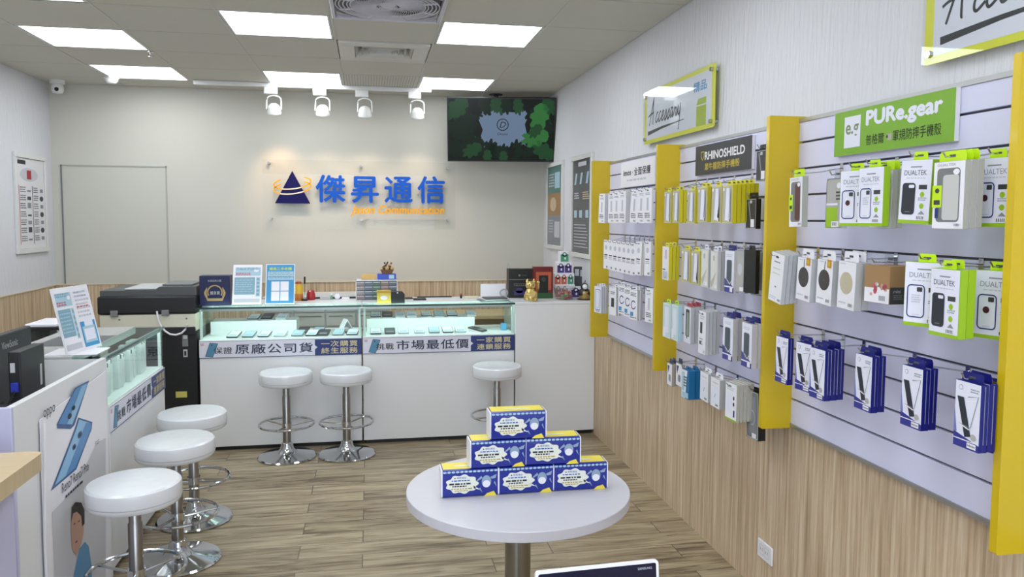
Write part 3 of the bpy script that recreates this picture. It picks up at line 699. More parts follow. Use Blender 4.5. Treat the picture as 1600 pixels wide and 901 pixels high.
# ================================================================ ROUND TABLE WITH TISSUE PACKS
TZ = .62; TX, TYY, TR = .50, 2.565, .385
t = thing('round_table', 'round pale table on a steel column in the middle of the floor', 'table', (TX, TYY, 0))
MB().lathe([(0, TZ-.034), (TR-.002, TZ-.034), (TR, TZ-.032), (TR, TZ-.002), (TR-.002, TZ), (0, TZ)], mat('table_laminate', '#cfcdd4', .35, vary=.03, bscale=6, stretch=(1, 10, 1)), seg=96).build('tabletop', t)
MB().lathe([(0, .012), (.045, .012), (.045, TZ-.034), (0, TZ-.034)], STEEL, seg=32).build('column', t)
MB().lathe([(0, 0), (.25, 0), (.25, .008), (.06, .02), (0, .02)], STEEL, seg=48).build('base', t)
PKW, PKD, PKH = .186, .085, .093
CLOUD = mat('cloud_cream', '#e6e8dc', .4); TAPE = mat('pack_yellow_top', '#f0dc50', .35)
def make_tissue():
    t = thing('tissue_pack', '', 'tissue pack')
    b = MB(); b.prism(rr(-PKD/2, 0, PKD/2, PKH, .008), -PKW/2, PKW/2, BOXBLUE, (0, 0, 0), (0, 1, 0), (0, 0, 1), (1, 0, 0), side=BOXBLUE); b.build('wrapper', t)
    for s_ in (-1, 1):
        e = MB(); e.prism(rr(-PKD/2+.001, .001, PKD/2-.001, PKH-.001, .008), s_*PKW/2, s_*(PKW/2+.004), PWHITE, (0, 0, 0), (0, 1, 0), (0, 0, 1), (1, 0, 0)); e.build('end_fold', t)
    f = Face((-PKW/2, -PKD/2, 0), (1, 0, 0), (0, 0, 1), .0005)
    for i in range(13): f.ell(PKW*(i+.5)/13, PKH*.93, PKW/30, .0035, PALEB, 1, 10)
    cl = [(.065+.053*math.cos(a)*(1+.07*math.cos(9*a)), .045+.031*math.sin(a)*(1+.09*math.cos(9*a))) for a in ribbed(72)]
    f.poly(cl, CLOUD, 1); f.poly([(.105, .028), (.128, .022), (.103, .038)], CLOUD, 1)
    f.poly([(.038, .064), (.044, .064), (.041, .069)], PURPLEBLUE, 2); f.text('傑昇通信', .047, .063, .007, BLUE, k=2, width=.032)
    dashes(f, .030, .054, .092, .060, 1, BLUE, 2, .6, 1); dashes(f, .022, .042, .105, .050, 1, INK, 2, .7, 2); dashes(f, .032, .035, .085, .041, 1, INK, 2, .7, 3)
    dashes(f, .028, .026, .100, .032, 1, mat('print_ochre', '#b89a20', .5), 2, .6, 4); dashes(f, .04, .020, .085, .025, 1, MATS['print_ochre'], 2, .6, 5)
    f.poly([(.138, .0), (.182, .0), (.172, .016), (.150, .010)], TAPE, 1)
    # plain ribbons of the wrapper art
    f.poly([(.112, .05), (.134, .062), (.13, .07), (.115, .056)], mat('ribbon_grey', '#8fa4bc', .4), 1); f.poly([(.160, .064), (.182, .074), (.178, .06), (.165, .058)], MATS['ribbon_grey'], 1)
    f.poly([(.176, .05), (.182, .03), (.172, .045)], MATS['ribbon_grey'], 1); f.poly([(.126, .03), (.134, .012), (.122, .026)], MATS['ribbon_grey'], 1)
    f.ell(.147, .05, .016, .021, MATS['ribbon_grey'], 1.5); f.ell(.147, .042, .013, .012, PWHITE, 2)
    f.build('front_print', t)
    g_ = Face((-PKW/2, -PKD/2, PKH), (1, 0, 0), (0, 1, 0), .0005); g_.rect(.003, .012, PKW-.003, PKD-.004, TAPE, 1); g_.ell(PKW/2, PKD/2, .05, .008, CLOUD, 2); g_.build('top_print', t)
    return t
p0 = make_tissue(); PY = 2.50+PKD/2
pk = [(.012, 0, 0, 'bottom row, left'), (.203, 0, .01, 'bottom row, middle'), (.394, 0, -.02, 'bottom row, right'), (.107, 1, .02, 'middle row, left'), (.297, 1, -.03, 'middle row, right'), (.175, 2, .0, 'single one on top')]
base_x = at(690, 778, 'Z', TZ)[0]
for i, (dx, r_, rz, say) in enumerate(pk):
    o = p0 if i == 0 else copy_tree(p0)
    o.location = (base_x+.086+dx-.002, PY, TZ+.0005+r_*(PKH+.0015)); o.rotation_euler.z = rz
    relabel(o, 'blue and yellow tissue pack on the round table, '+say, 'tissue packs on the round table')

# ---------------------------------------------------------------- tablet sign cut by the lower edge of the photo
t = thing('pedestal', 'low white pedestal below the photo edge carrying the tablet', 'pedestal', (.47, 1.52, 0))
MB().box(-.16, .16, -.09, .09, 0, .60, WHITE).build('body', t, bevel=.003); MB().box(-.18, .18, -.11, .11, .60, .62, WHITE).build('top', t, bevel=.003)
t = thing('tablet', 'white framed tablet with dark screen at the bottom edge of the photo', 'tablet', (.47, 1.50, .6285)); t.rotation_euler = (-.12, 0, .045)
MB().prism(rr(-.137, 0.002, .137, .192, .008), -.004, .004, PWHITE, (0, 0, 0), (1, 0, 0), (0, 0, 1), (0, -1, 0)).build('body', t)
f = Face((-.137, -.0042, .002), (1, 0, 0), (0, 0, 1), .0004); f.rrect(.006, .006, .268, .184, .004, mat('tablet_screen', '#0c1030', .15), 1); f.text('SAMSUNG', .258, .172, .005, LINK, k=2, align='r'); f.build('screen', t)
st = MB(); st.box(-.05, .05, .012, .06, .0, .006, LGREY).box(-.05, .05, .010, .014, .0, .08, LGREY); st.build('stand', t)

# ================================================================ LEFT FRONT COUNTER (white, with the phone poster)
PZ = .955
LAV = mat('lavender_laminate', '#c4c3e0', .35)
t = thing('service_counter', 'white service counter at the left carrying the leaning phone poster', 'counter', (-1.10, 2.60, 0))
MB().box(-.022, 0, .018, .885, 0, PZ, WHITE).build('front_panel', t, bevel=.002)
MB().box(-.75, 0, 0, .018, 0, PZ, LAV).build('end_panel', t, bevel=.002)
MB().box(-.75, -.022, .018, .885, .72, .745, WHITE).build('desk_top', t, bevel=.002)
MB().box(-.75, -.732, .018, .885, 0, .72, WHITE).build('rear_panel', t)
# poster leaning on its front
X0 = -1.094
def pp(x, y): P = at(x, y, 'X', X0); return (P[1]-2.78, P[2]-.06)
t = thing('standing_poster', 'white phone poster with two blue phones leaning on the counter front', 'poster', (X0, 2.78, .003))
b = MB(); q = [(0.0, .0), (.66, .0), (.66, .90), (.01, .865)]
b.prism(q, -.002, .002, PWHITE, (0, 0, 0), (0, 1, 0), (0, 0, 1), (1, 0, 0))
b.tube([(.006, 0.0, 0), (.004, .002, .45), (.014, .012, .86)], .005, PWHITE, 6)
b.build('board', t)
f = Face((.0025, 0, .057), (0, 1, 0), (0, 0, 1), .0005)
PB1, PB2, PB3 = mat('phone_blue', '#4a86be', .35), mat('phone_blue_light', '#8ab8da', .35), mat('phone_blue_edge', '#2c5488', .35)
P_ = lambda L: [pp(*p) for p in L]
f.poly(P_([(138, 594), (116, 606), (87, 663), (88, 669), (109, 670), (115, 664)]), PB3, 1)
f.poly(P_([(137, 596), (117, 607), (89, 662), (111, 663)]), PB1, 2); f.poly(P_([(136, 598), (126, 603), (103, 662), (111, 663)]), PB2, 3)
for (x, y, r_) in ((113, 637, 3.2), (107, 650, 3.6)):
    c0 = pp(x, y); f.ell(c0[0], c0[1], r_*.0052, r_*.0027, INK, 4)
f.poly(P_([(121, 652), (143, 659), (142, 670), (118, 733), (78, 767), (115, 671)]), PB3, 1)
f.poly(P_([(122, 655), (141, 661), (140, 670), (116, 731), (84, 758), (117, 672)]), PB2, 2); f.poly(P_([(133, 660), (141, 661), (140, 670), (116, 731), (101, 743)]), PB1, 3)
for (x, y, r_) in ((123, 679, 4.3), (114, 698, 3.6)):
    c0 = pp(x, y); f.ell(c0[0], c0[1], r_*.0052, r_*.0030, PB3, 4); f.ell(c0[0], c0[1], r_*.003, r_*.0018, INK, 5)
def ptext(s_, xa, ya, xb, yb, h, m, **k):
    a = pp(xa, ya); b_ = pp(xb, yb); f.text(s_, a[0], a[1], h, m, width=b_[0]-a[0], k=5, **k)
ptext('oppo', 66, 658, 84, 646, .036, INK, bold=.0)
ptext('5G', 147, 697, 153, 693, .018, GINK)
ptext('Reno7 Reno7 Pro', 95, 771, 137, 741, .036, INK)
dashes(f, pp(100, 771)[0], pp(100, 779)[1], pp(128, 760)[0], pp(100, 774)[1], 1, INK, 5, .8, 4)
f.poly([pp(152, 690), pp(164, 684), pp(164, 901), pp(84, 901), pp(80, 800), pp(110, 770)], mat('poster_grey', '#c9c9ce', .4), 1)
HAIR = mat('print_hair', '#1c1a1a', .5); SKIN = mat('print_skin', '#c79c88', .5); JAC = mat('print_jacket', '#5a90b8', .5)
f.poly(P_([(122, 857), (131, 846), (137, 853), (141, 880), (142, 905), (112, 930), (112, 905)]), JAC, 3)
f.poly(P_([(110, 800), (113, 792), (124, 790), (129, 800), (129, 830), (125, 850), (117, 868), (111, 858), (109, 830)]), SKIN, 4)
f.poly(P_([(109, 815), (110, 792), (116, 784), (125, 785), (130, 797), (130, 818), (126, 822), (125, 806), (118, 799), (112, 802)]), HAIR, 5)
for (x, y, a_, b_) in ((114, 818, .008, .003), (121, 814, .008, .003), (117, 846, .010, .003)):
    c0 = pp(x, y); f.ell(c0[0], c0[1], a_, b_, HAIR, 6)
f.build('print', t)

# wooden desk corner in the near left
t = thing('wooden_desk', 'pale wooden desk with a rounded edge cut by the left photo edge', 'desk', (-1.55, 1.30, 0))
c = [at(70, 704, 'Z', .88), at(0, 772, 'Z', .88)]
dx = c[0][0]+1.55; dy = c[0][1]-1.30
b = MB(); out = rr(-.55, -1.1, dx, dy, .03, 6); b.prism(out, .832, .88, TEAW); b.build('desk_top', t, bevel=.022)
MB().box(-.5, dx-.06, -1.05, dy-.06, 0, .832, LAV).build('body', t, bevel=.002)

# ---------------------------------------------------------------- monitor and slim computer
t = thing('monitor', 'black computer monitor seen from behind at the far left', 'monitor', (-1.375, 3.15, .7455))
b = MB(); b.box(-.03, 0, -.31, .31, .06, .355, BLACK); b.build('screen_housing', t, bevel=.006)
f = Face((.0005, -.31, 0), (0, 1, 0), (0, 0, 1), .0005); va, vb = at(3, 547, 'X', -1.374), at(28, 540, 'X', -1.374); f.text('ViewSonic', va[1]-2.84, va[2]-.7455, .028, LGREY, k=1, width=vb[1]-va[1]); f.build('lettering', t)
MB().box(-.06, .01, -.03, .03, .0, .10, BLACK).build('stand', t); MB().box(-.12, .05, -.11, .11, 0, .012, BLACK).build('foot', t, bevel=.003)
t = thing('computer', 'slim black computer case standing in front of the monitor', 'computer', (-1.245, 3.03, .7455))
MB().box(-.04, .0, 0, .21, 0, .315, BLACK).build('case', t, bevel=.003)
b = MB().box(.0, .0008, .165, .182, .16, .24, LGREY); b.build('side_sticker', t)
MB().box(-.034, -.018, -.0008, 0, .24, .275, LGREY).build('port_label', t)
MB().box(-.03, -.006, -.014, 0, .17, .205, mat('plug_blue', '#2030a0', .4)).build('plug', t, bevel=.002)
cb = MB()
for k in range(4):
    r = random.Random(k); cb.tube([(-.02+r.uniform(-.01, .01), -.002, .19-.03*k), (-.03, -.05-.01*k, .12), (-.04+.02*k, -.07, .04), (-.08, -.06-.02*k, .005)], .0035, BLACK if k != 2 else LGREY, 6)
cb.build('cable', t)
cab = MB().tube([(-1.24, 3.26, .86), (-1.21, 3.32, .88), (-1.17, 3.38, .84), (-1.15, 3.36, .75)], .003, BLACK, 6)
tag(cab.build('cable'), 'thin black cable looping behind the white service counter', 'cable')

# ---------------------------------------------------------------- on and in the left side counter
Zt = .9605
t = thing('leaflet_stand', 'leaning acrylic stand with two pale blue leaflets on the left showcase', 'leaflet stand')
A, B_ = at(105, 557, 'Z', Zt), at(160, 541, 'Z', Zt); A = Vector(A); B_ = Vector(B_)
T1 = Vector(at(80, 452, 'Y', A.y)); T2 = Vector(at(128, 444, 'Y', B_.y))
u = (B_-A).normalized(); Wd = (B_-A).length; v0 = ((T1-A)+(T2-B_))*.5; H_ = v0.length; n = u.cross(v0.normalized()).normalized(); v = n.cross(u)
t.location = A
b = MB(); b.prism([(0, .004), (Wd, .004), (Wd, H_), (0, H_)], -.004, -.001, PWHITE, (0, 0, 0), u, v, n); b.build('board', t)
f = Face((0, 0, 0), u, v, .0006)
def leaflet(f, x0, y0, W, H, style):
    L = lambda a, b_, c_, d_, m, k=1: f.rect(x0+W*a, y0+H*b_, x0+W*c_, y0+H*d_, m, k)
    L(0, 0, 1, 1, PWHITE, 0)
    if style == 0:
        L(.08, .72, .95, .93, PALEB, 1); dashes(f, x0+W*.12, y0+H*.86, x0+W*.9, y0+H*.93, 2, TEALB, 2, .6, 3)
        dashes(f, x0+W*.1, y0+H*.73, x0+W*.6, y0+H*.80, 2, PINK, 2, .6, 6); f.ell(x0+W*.8, y0+H*.85, W*.09, H*.035, PWHITE, 2)
        L(.06, .25, .76, .68, TEALB, 1); dashes(f, x0+W*.1, y0+H*.30, x0+W*.7, y0+H*.64, 6, PALEB, 2, .35, 5)
        L(.8, .2, .94, .68, PALEB, 1)
        for i in range(5): f.ell(x0+W*.87, y0+H*(.25+.095*i), W*.05, H*.032, TEALB, 2)
        L(.06, .05, .94, .14, LINK, 1)
    elif style == 1:
        L(.03, .02, .97, .98, SKYB, 1); f.text('簡易二手收購', x0+W*.12, y0+H*.84, H*.075, mat('lime_print', '#c6dc6a', .5), k=2, width=W*.76, bold=.02)
        L(.07, .68, .95, .81, PALEB, 2); L(.07, .60, .95, .665, PALEB, 2); dashes(f, x0+W*.12, y0+H*.62, x0+W*.9, y0+H*.80, 4, TEALB, 3, .4, 8)
        for i in (0, 1):
            for j in (0, 1): L(.2+.31*i, .08+.25*j, .48+.31*i, .31+.25*j, PWHITE, 2)
    else:
        L(.05, .80, .95, .95, PALE, 1); dashes(f, x0+W*.1, y0+H*.5, x0+W*.9, y0+H*.94, 7, LINK, 1, .5, 2); dashes(f, x0+W*.1, y0+H*.66, x0+W*.9, y0+H*.7, 1, PINK, 2, .5, 2)
        L(.06, .04, .94, .44, SKYB, 1); L(.14, .10, .86, .36, PALEB, 2); L(.2, .14, .8, .32, PALE, 3); L(.3, .36, .8, .50, PALE, 2)
leaflet(f, .004, .006, Wd/2-.006, H_-.01, 0); leaflet(f, Wd/2+.002, .006, Wd/2-.006, H_-.01, 2)
f.build('leaflet', t)
b = MB(); b.box(0, .001, 0, .001, 0, .001, ACRYL)
foot = MB(); foot.prism([(0, 0), (Wd, 0), (Wd, .07), (0, .07)], 0, .003, ACRYL, (0, 0, 0), u, (-abs(u.y), u.x, 0), (0, 0, 1)); foot.build('base', t)
MATD = mat('counter_mat', '#55585c', .5)
c = [at(*p, 'Z', Zt) for p in ((154, 540), (196, 540), (217, 527), (160, 527))]
tag(MB().box(-1.50, -1.24, 3.78, 4.08, Zt+.0005, Zt+.003, MATD).build('counter_mat'), 'dark grey rectangular mat on the left showcase glass', 'mat')
tag(MB().box(-1.36, -1.15, 3.52, 3.70, Zt+.0005, Zt+.004, PWHITE).build('paper_stack', bevel=.001), 'white sheets of paper at the near end of the left showcase', 'paper')
# upright white boxes inside
BAGW = mat('gift_box_white', '#dfe5e3', .4)
for i in range(5): tag(MB().box(-.05, .05, -.06, .06, 0, .10+.02*(i % 3), (DGREY, CASED, MGREY)[i % 3]).build('goods_box', bevel=.002, loc=(-1.45, 3.62+.165*i, .7455)), 'dark goods box behind the white boxes in the left showcase, %s from the camera' % (['nearest']+ordw[1:])[i], 'box', 'dark boxes in the left showcase')
def make_giftbox():
    t = thing('gift_box', '', 'box'); b = MB(); b.box(-.035, .035, -.026, .026, 0, .15, BAGW); b.build('body', t, bevel=.002)
    MB().box(.020, .0356, -.006, .006, .132, .1508, INK).build('seal', t); return t
g0 = make_giftbox()
for i, (y, x, s_) in enumerate(((3.60, -1.20, 1.0), (3.67, -1.19, 1.0), (3.75, -1.20, 1.02), (3.86, -1.19, 1.05), (3.93, -1.20, 1.0), (4.02, -1.19, 1.02), (4.11, -1.20, 1.08), (4.20, -1.19, 1.14), (4.28, -1.20, 1.1))):
    o = g0 if i == 0 else copy_tree(g0); o.location = (x, y, .7455); o.scale = (1, 1, s_); o.rotation_euler.z = [.15, .0, .1, -.1, .12, 0, .1, 0, -.05][i]
    relabel(o, 'narrow upright white box in the left showcase, %s from the camera' % (['nearest']+ordw[1:])[i], 'white boxes in the left showcase')
t = thing('price_tag', 'yellow-green crumpled tag at the near end of the left showcase', 'tag', (-1.145, 3.545, .7455))
MB().prism([(-.03, 0), (.03, 0), (.034, .05), (.01, .075), (-.02, .06)], -.003, .003, LIMEB, (0, 0, 0), (.3, 1, 0), (0, 0, 1), (1, -.3, 0)).build('card', t)

# white storage cabinet behind, with glass and folders
t = thing('side_cabinet', 'low white cabinet with a glass front behind the left showcase', 'cabinet', (-1.87, 4.55, 0))
MB().box(0, .20, 0, .40, 0, .76, LGREY).build('body', t, bevel=.003)
MB().box(0, .20, .38, .40, .76, .93, LGREY).box(0, .01, 0, .38, .76, .93, LGREY).box(.19, .20, 0, .38, .76, .93, LGREY).build('sides', t)
MB().box(.01, .19, .004, .010, .76, .93, GLASS).build('front_glass', t); MB().box(0, .20, 0, .40, .93, .945, BLACK).build('top', t)
tag(MB().box(-1.85, -1.69, 4.57, 4.85, .9455, .962, PWHITE).build('document_tray', bevel=.004), 'white tray of papers on top of the cabinet behind the monitor', 'tray')
for i in range(3): tag(MB().box(-.023, .023, -.08, .08, 0, .03+.01*(i % 2), (MGREY, PWHITE, TEALB, DGREY)[i]).build('storage_box', bevel=.003, loc=(-1.825+.055*i, 4.72, .7605)), ('grey', 'white', 'teal', 'black')[i]+' small box inside the glass cabinet behind the monitor', 'box', 'boxes inside the rear glass cabinet')

# ================================================================ PRINTER
PX0, PX1, PYY = -1.715, -1.125, 5.33
t = thing('photocopier', 'large black and cream photocopier standing in the gap between counters', 'photocopier', (PX0, PYY, 0)); W = PX1-PX0
MB().box(.0, W, 0, .56, .05, .80, mat('copier_black', '#17181a', .45)).build('body', t, bevel=.006)
b = MB(); b.box(0, W, -.004, .56, .80, .915, CREAM); b.box(0, .045, -.003, .54, .30, .80, CREAM); b.build('cream_casing', t, bevel=.006)
b = MB(); b.box(.055, W-.006, -.010, 0, .775, .83, MATS['copier_black']); b.build('rear_recess', t, bevel=.01)
b = MB(); b.box(-.01, W+.005, -.012, .58, .918, 1.035, MATS['copier_black']); b.build('scanner_unit', t, bevel=.012)
MB().prism([(0, 0), (.0, .035), (.33, .035), (.36, .058), (W, .058), (W, 0)], 0, .5, mat('copier_lid', '#4d4f50', .4), (0, .02, 1.035), (1, 0, 0), (0, 0, 1), (0, 1, 0)).build('lid', t, bevel=.004)
MB().box(.14, .34, .05, .45, 1.072, 1.082, LGREY).box(.36, .55, .1, .4, 1.094, 1.104, MGREY).build('paper_feeder', t, bevel=.003)
for x in (.07, .38): MB().box(x, x+.045, -.022, -.010, .905, .945, MGREY).build('hinge', t, bevel=.003)
for x in (.12, .53): MB().prism([(.006*math.cos(a), .006*math.sin(a)) for a in ribbed(12)], 0, .003, MGREY, (x, -.004, .885), (1, 0, 0), (0, 0, 1), (0, -1, 0)).build('screw', t)
b = MB(); b.box(.50, .535, -.006, 0, .70, .78, MGREY).box(.507, .53, -.010, -.005, .75, .775, LGREY).box(.505, .53, -.008, 0, .63, .68, LGREY).box(.511, .524, -.010, 0, .64, .67, INK); b.build('port_panel', t)
b = MB(); pts = []
for q_ in ((245, 486), (246, 492), (248, 501), (252, 510), (258, 517), (266, 522), (275, 523), (284, 520), (290, 514), (293, 507)):
    P = at(*q_, 'Y', PYY-.026); pts.append((P[0]-PX0, -.026, P[2]))
b.tube(pts, .006, PWHITE, 8); b.build('cable', t)
MB().box(.45, .52, -.002, 0, .16+.2, .40, mat('label_yellow', '#c8c060', .5)).build('label_sticker', t)
for x in (.06, W-.06):
    for y in (.06, .5): MB().lathe([(0, 0), (.025, 0), (.025, .05), (0, .05)], BLACK, (x, y, 0), seg=16).build('caster', t)

# ================================================================ THINGS ON THE LONG COUNTER
ZT = .9605; ZR = .9625      # glass top, rear worktop
def on(px, y, z=ZT): return at(px, 470, 'Y', y)[0]
x0 = on(309, 5.38); x1 = on(357, 5.38)
t = thing('award_box', 'dark navy box with a gold laurel emblem on the left counter corner', 'box', ((x0+x1)/2+.012, 5.38, ZT)); wv_ = (x1-x0)
MB().box(-wv_/2, wv_/2, 0, .10, 0, .20, NAVY).build('body', t, bevel=.002)
f = Face((-wv_/2, -.0005, 0), (1, 0, 0), (0, 0, 1), .0005); c_ = wv_/2; EM = mat('emblem_gold', '#b49a68', .35, .5)
f.text('台灣品牌大獎', c_, .160, .014, LGREY, k=1, align='c', width=.085)
f.line([(c_+.045*math.cos(a), .090+.045*math.sin(a)) for a in np.linspace(-.5, PI+.5, 24)], .008, EM, 1)
for s_ in (-1, 1): f.line([(c_+s_*(.062-.012*abs(math.sin(a*1.3))), .085+.04*math.sin(a)) for a in np.linspace(-1.3, 1.2, 10)], [.004, .008, .012, .014, .015, .014, .012, .009, .006, .003], EM, 1)
f.poly([(c_-.055, .05), (c_+.055, .05), (c_+.048, .032), (c_-.048, .032)], EM, 2); f.text('優良賞', c_, .075, .022, LGREY, k=2, align='c', width=.062, bold=.01)
f.build('emblem', t)
def boardstand(px0, px1, y, yt, style, label):
    A = Vector((on(px0, y), y, ZT)); Bx = on(px1, y); h = at((px0+px1)/2, yt, 'Y', y+.03)[2]-ZT
    t = thing('leaflet_holder', label, 'leaflet', A); W = Bx-A.x; uu = Vector((1, 0, 0)); vv = Vector((0, .10, h)).normalized(); nn = uu.cross(vv)
    H = math.hypot(.10, h)*.985
    b = MB(); b.prism([(0, .003), (W, .003), (W, H), (0, H)], -.004, -.001, ACRYL, (0, 0, 0), uu, vv, nn)
    b.prism([(0, 0), (.10+.02, 0), (.12, .003), (0, .003)], 0, W, ACRYL, (0, -.02, 0), (0, 1, 0), (0, 0, 1), (1, 0, 0)); b.build('acrylic_holder', t)
    f = Face((0, 0, 0), uu, vv, .0008); leaflet(f, .004, .008, W-.008, H-.014, style); f.build('leaflet', t)
boardstand(361, 409, 5.35, 412, 0, 'pale leaflet in an acrylic holder beside the navy box, blue text block below')
boardstand(413, 461, 5.35, 411, 1, 'bright blue leaflet with four empty white squares, right of the pale leaflet')
def bx(name, px0, px1, yb_, y, h, d, m, label, cat, z=ZT, group=None, bev=.002, X=None):
    a, b_ = (on(px0, y), on(px1, y)); w_ = b_-a
    t = thing(name, label, cat, ((a+b_)/2, y, z), group=group); MB().box(-w_/2, w_/2, 0, d, 0, h, m).build('body', t, bevel=bev); return t, w_
# flask of syrup, pens
x = on(467, 5.62); t = thing('bottle', 'bottle of yellow and orange liquid beside the blue leaflet', 'bottle', (x, 5.62, ZR))
MB().lathe([(0, 0), (.028, 0), (.03, .005), (.03, .05), (0, .05)], mat('orange_liquid', '#c07028', .3)).build('lower_part', t)
MB().lathe([(0, .05), (.03, .05), (.03, .10), (.02, .118), (0, .118)], mat('yellow_liquid', '#d8a830', .3)).build('upper_part', t)
MB().lathe([(0, .118), (.018, .118), (.018, .135), (0, .135)], mat('cap_orange', '#b05838', .4)).build('cap', t)
x = on(476, 5.60); t = thing('pen_stand', 'small stand holding an upright black pen near the orange bottle', 'pen stand', (x, 5.60, ZR))
MB().lathe([(0, 0), (.022, 0), (.02, .012), (0, .014)], BLACK, seg=20).build('base', t); MB().tube([(0, 0, .01), (.002, 0, .13)], .003, CHROME).tube([(.002, 0, .12), (.003, 0, .17)], .006, BLACK).build('pen', t)
# red egg-shaped timer
x = on(486, 5.66); t = thing('desk_bell', 'small rounded red ornament on the rear edge of the counter', 'ornament', (x, 5.66, ZR))
MB().lathe([(0, 0), (.028, 0), (.031, .01), (.03, .045), (.02, .068), (0, .074)], RED).build('body', t); MB().ball((-.005, -.02, .062), .006, PWHITE).build('highlight_dot', t)
for (a, b_, h, m, l, c2) in ((500, 516, .018, LGREY, 'flat pale box on the counter right of the red ornament', 'box'), (534, 546, .012, PWHITE, 'flat white box lying left of the drawer organiser', 'box')):
    bx('small_box', a, b_, 0, 5.66, h, .05, m, l, c2, ZR)
x = on(518, 5.66); t = thing('glue_bottle', 'tiny bottle with a white cap among the clutter on the counter', 'bottle', (x, 5.67, ZR))
MB().lathe([(0, 0), (.01, 0), (.01, .022), (.004, .03), (0, .03)], mat('bottle_green', '#6a9a80', .3), seg=16).build('body', t); MB().lathe([(0, .03), (.007, .03), (.006, .044), (0, .044)], PWHITE, seg=16).build('cap', t)
x = on(527, 5.66); t = thing('tape_roll', 'white roll of tape lying on the counter near the organiser', 'tape', (x, 5.68, ZR+.02))
tp = MB(); tp.prism([(.02*math.cos(a), .02*math.sin(a)) for a in ribbed(24)], -.009, .009, PWHITE, (0, 0, 0), (1, 0, 0), (0, 0, 1), (0, 1, 0)); tp.build('roll', t); MB().box(-.03, .02, -.015, .015, -.02, -.0195, BLACK).build('sheet', t)
tag(MB().box(on(478, 5.7), on(558, 5.7), 5.715, 5.735, ZR, ZR+.012, BLACK).build('cable_cover', bevel=.002), 'long black strip along the rear edge behind the clutter', 'strip')
# organiser
a, b_ = on(557, 5.62), on(620, 5.62); w_ = b_-a
t = thing('drawer_organizer', 'white framed organiser of small grey compartments on the counter', 'organiser', (a, 5.60, ZR+0))
oh = .142; MB().box(0, w_, .01, .12, 0, oh-.006, MGREY).build('core', t)
fr = MB(); fr.box(-.004, 0, 0, .12, 0, oh, PWHITE).box(w_, w_+.004, 0, .12, 0, oh, PWHITE).box(-.004, w_+.004, 0, .12, oh-.006, oh, PWHITE)
fr.build('frame', t)
cols = ['#8a7c7c', '#5f6878', '#4f6a58', '#8a6f68', '#60646e']
for i in range(5):
    for j in range(4):
        dw = w_/5; b = MB(); z0 = .003+j*.033; mm = mat('drawer_%d' % i, cols[i], .4)
        b.box(i*dw+.002, (i+1)*dw-.002, .0, .01, z0, z0+.029, mm).box(i*dw+.004, (i+1)*dw-.004, -.003, 0, z0+.02, z0+.025, LINK); b.build('drawer', t)
t, w2 = bx('box', 565, 587, 0, 5.62, .038, .08, mat('tan_box', '#d8b070', .5), 'small tan box lying on top of the organiser', 'box', ZR+oh+.0005)
t, w2 = bx('box', 590, 619, 0, 5.62, .040, .08, mat('royal_box', '#3a4fb8', .4), 'blue box on the organiser, under the little figurine', 'box', ZR+oh+.0005)
f = Face((-w2/2, -.0005, 0), (1, 0, 0), (0, 0, 1), .0005); f.rect(w2*.62, .006, w2*.9, .034, PALEB, 1); f.build('label_print', t)
X = on(605, 5.65); t = thing('figurine', 'small brown figurine of a laden ship on the blue box', 'figurine', (X, 5.65, ZR+oh+.041)); FB = mat('figurine_brown', '#6a4428', .5); FC = mat('figurine_cream', '#c8a878', .5)
b = MB(); b.prism([(-.035, 0), (.035, 0), (.048, .03), (-.048, .03)], -.02, .02, FB, (0, 0, 0), (1, 0, 0), (0, 0, 1), (0, 1, 0)); b.build('hull', t)
for k, (x, z, r_) in enumerate(((-.035, .035, .014), (-.02, .045, .015), (.0, .042, .016), (.018, .046, .016), (.036, .04, .014), (-.01, .06, .010), (.02, .064, .01), (.0, .072, .007))):
    b = MB(); b.ball((x, -.004*(k % 3), z), r_, (FC, FB)[k % 2]); b.build('load', t)
b = MB(); b.ball((-.016, 0, .078), .007, BLACK).ball((.004, 0, .082), .006, BLACK).ball((.03, 0, .076), .007, FB); b.build('finial', t)
# yellow and black boxes at the front
t, w2 = bx('gift_box', 589, 611, 0, 5.36, .088, .06, mat('gold_carton', '#d8c050', .4), 'yellow box with a pale oval at the front of the glass top', 'box')
f = Face((-w2/2, -.0005, 0), (1, 0, 0), (0, 0, 1), .0005); f.ell(w2/2, .04, .025, .014, PALE, 1); f.rect(0, .074, w2, .088, mat('gold_dark', '#c09a30', .4), 1); f.build('label_print', t)
a = on(611, 5.36); b_ = on(632, 5.36)
t = thing('card_machine', 'black box with rounded top corners right of the yellow box', 'box', ((a+b_)/2+.002, 5.36, ZT)); hw_ = (b_-a)/2
MB().prism([(-hw_, 0), (hw_, 0), (hw_, .062), (hw_-.018, .080), (-hw_, .080)], 0, .05, BLACK, (0, 0, 0), (1, 0, 0), (0, 0, 1), (0, 1, 0)).build('body', t, bevel=.002)
MB().ball((-.004, -.001, .072), .005, PWHITE).build('indicator', t)
# flat items on the middle top
bx('card_tray', 633, 645, 0, 5.60, .010, .06, DGREY, 'small dark tray on the glass behind the black box', 'tray', ZR)
bx('card_tray', 646, 666, 0, 5.52, .012, .07, BLACK, 'black flat tray on the counter in the middle', 'tray', ZT)
bx('cable_cover', 652, 706, 0, 5.70, .008, .02, BLACK, 'long black strip lying behind the middle trays', 'strip', ZR)
bx('notepad', 726, 748, 0, 5.60, .012, .06, mat('pad_cream', '#dcd8bc', .5), 'cream notepad near the right end of the glass top', 'notepad', ZR)
x = on(723, 5.6); t = thing('stamp', 'tiny black and red stamp beside the cream notepad', 'stamp', (x-.01, 5.62, ZR)); MB().lathe([(0, 0), (.008, 0), (.008, .02), (0, .024)], BLACK, seg=12).build('body', t); MB().ball((0, 0, .028), .006, RED).build('knob', t)
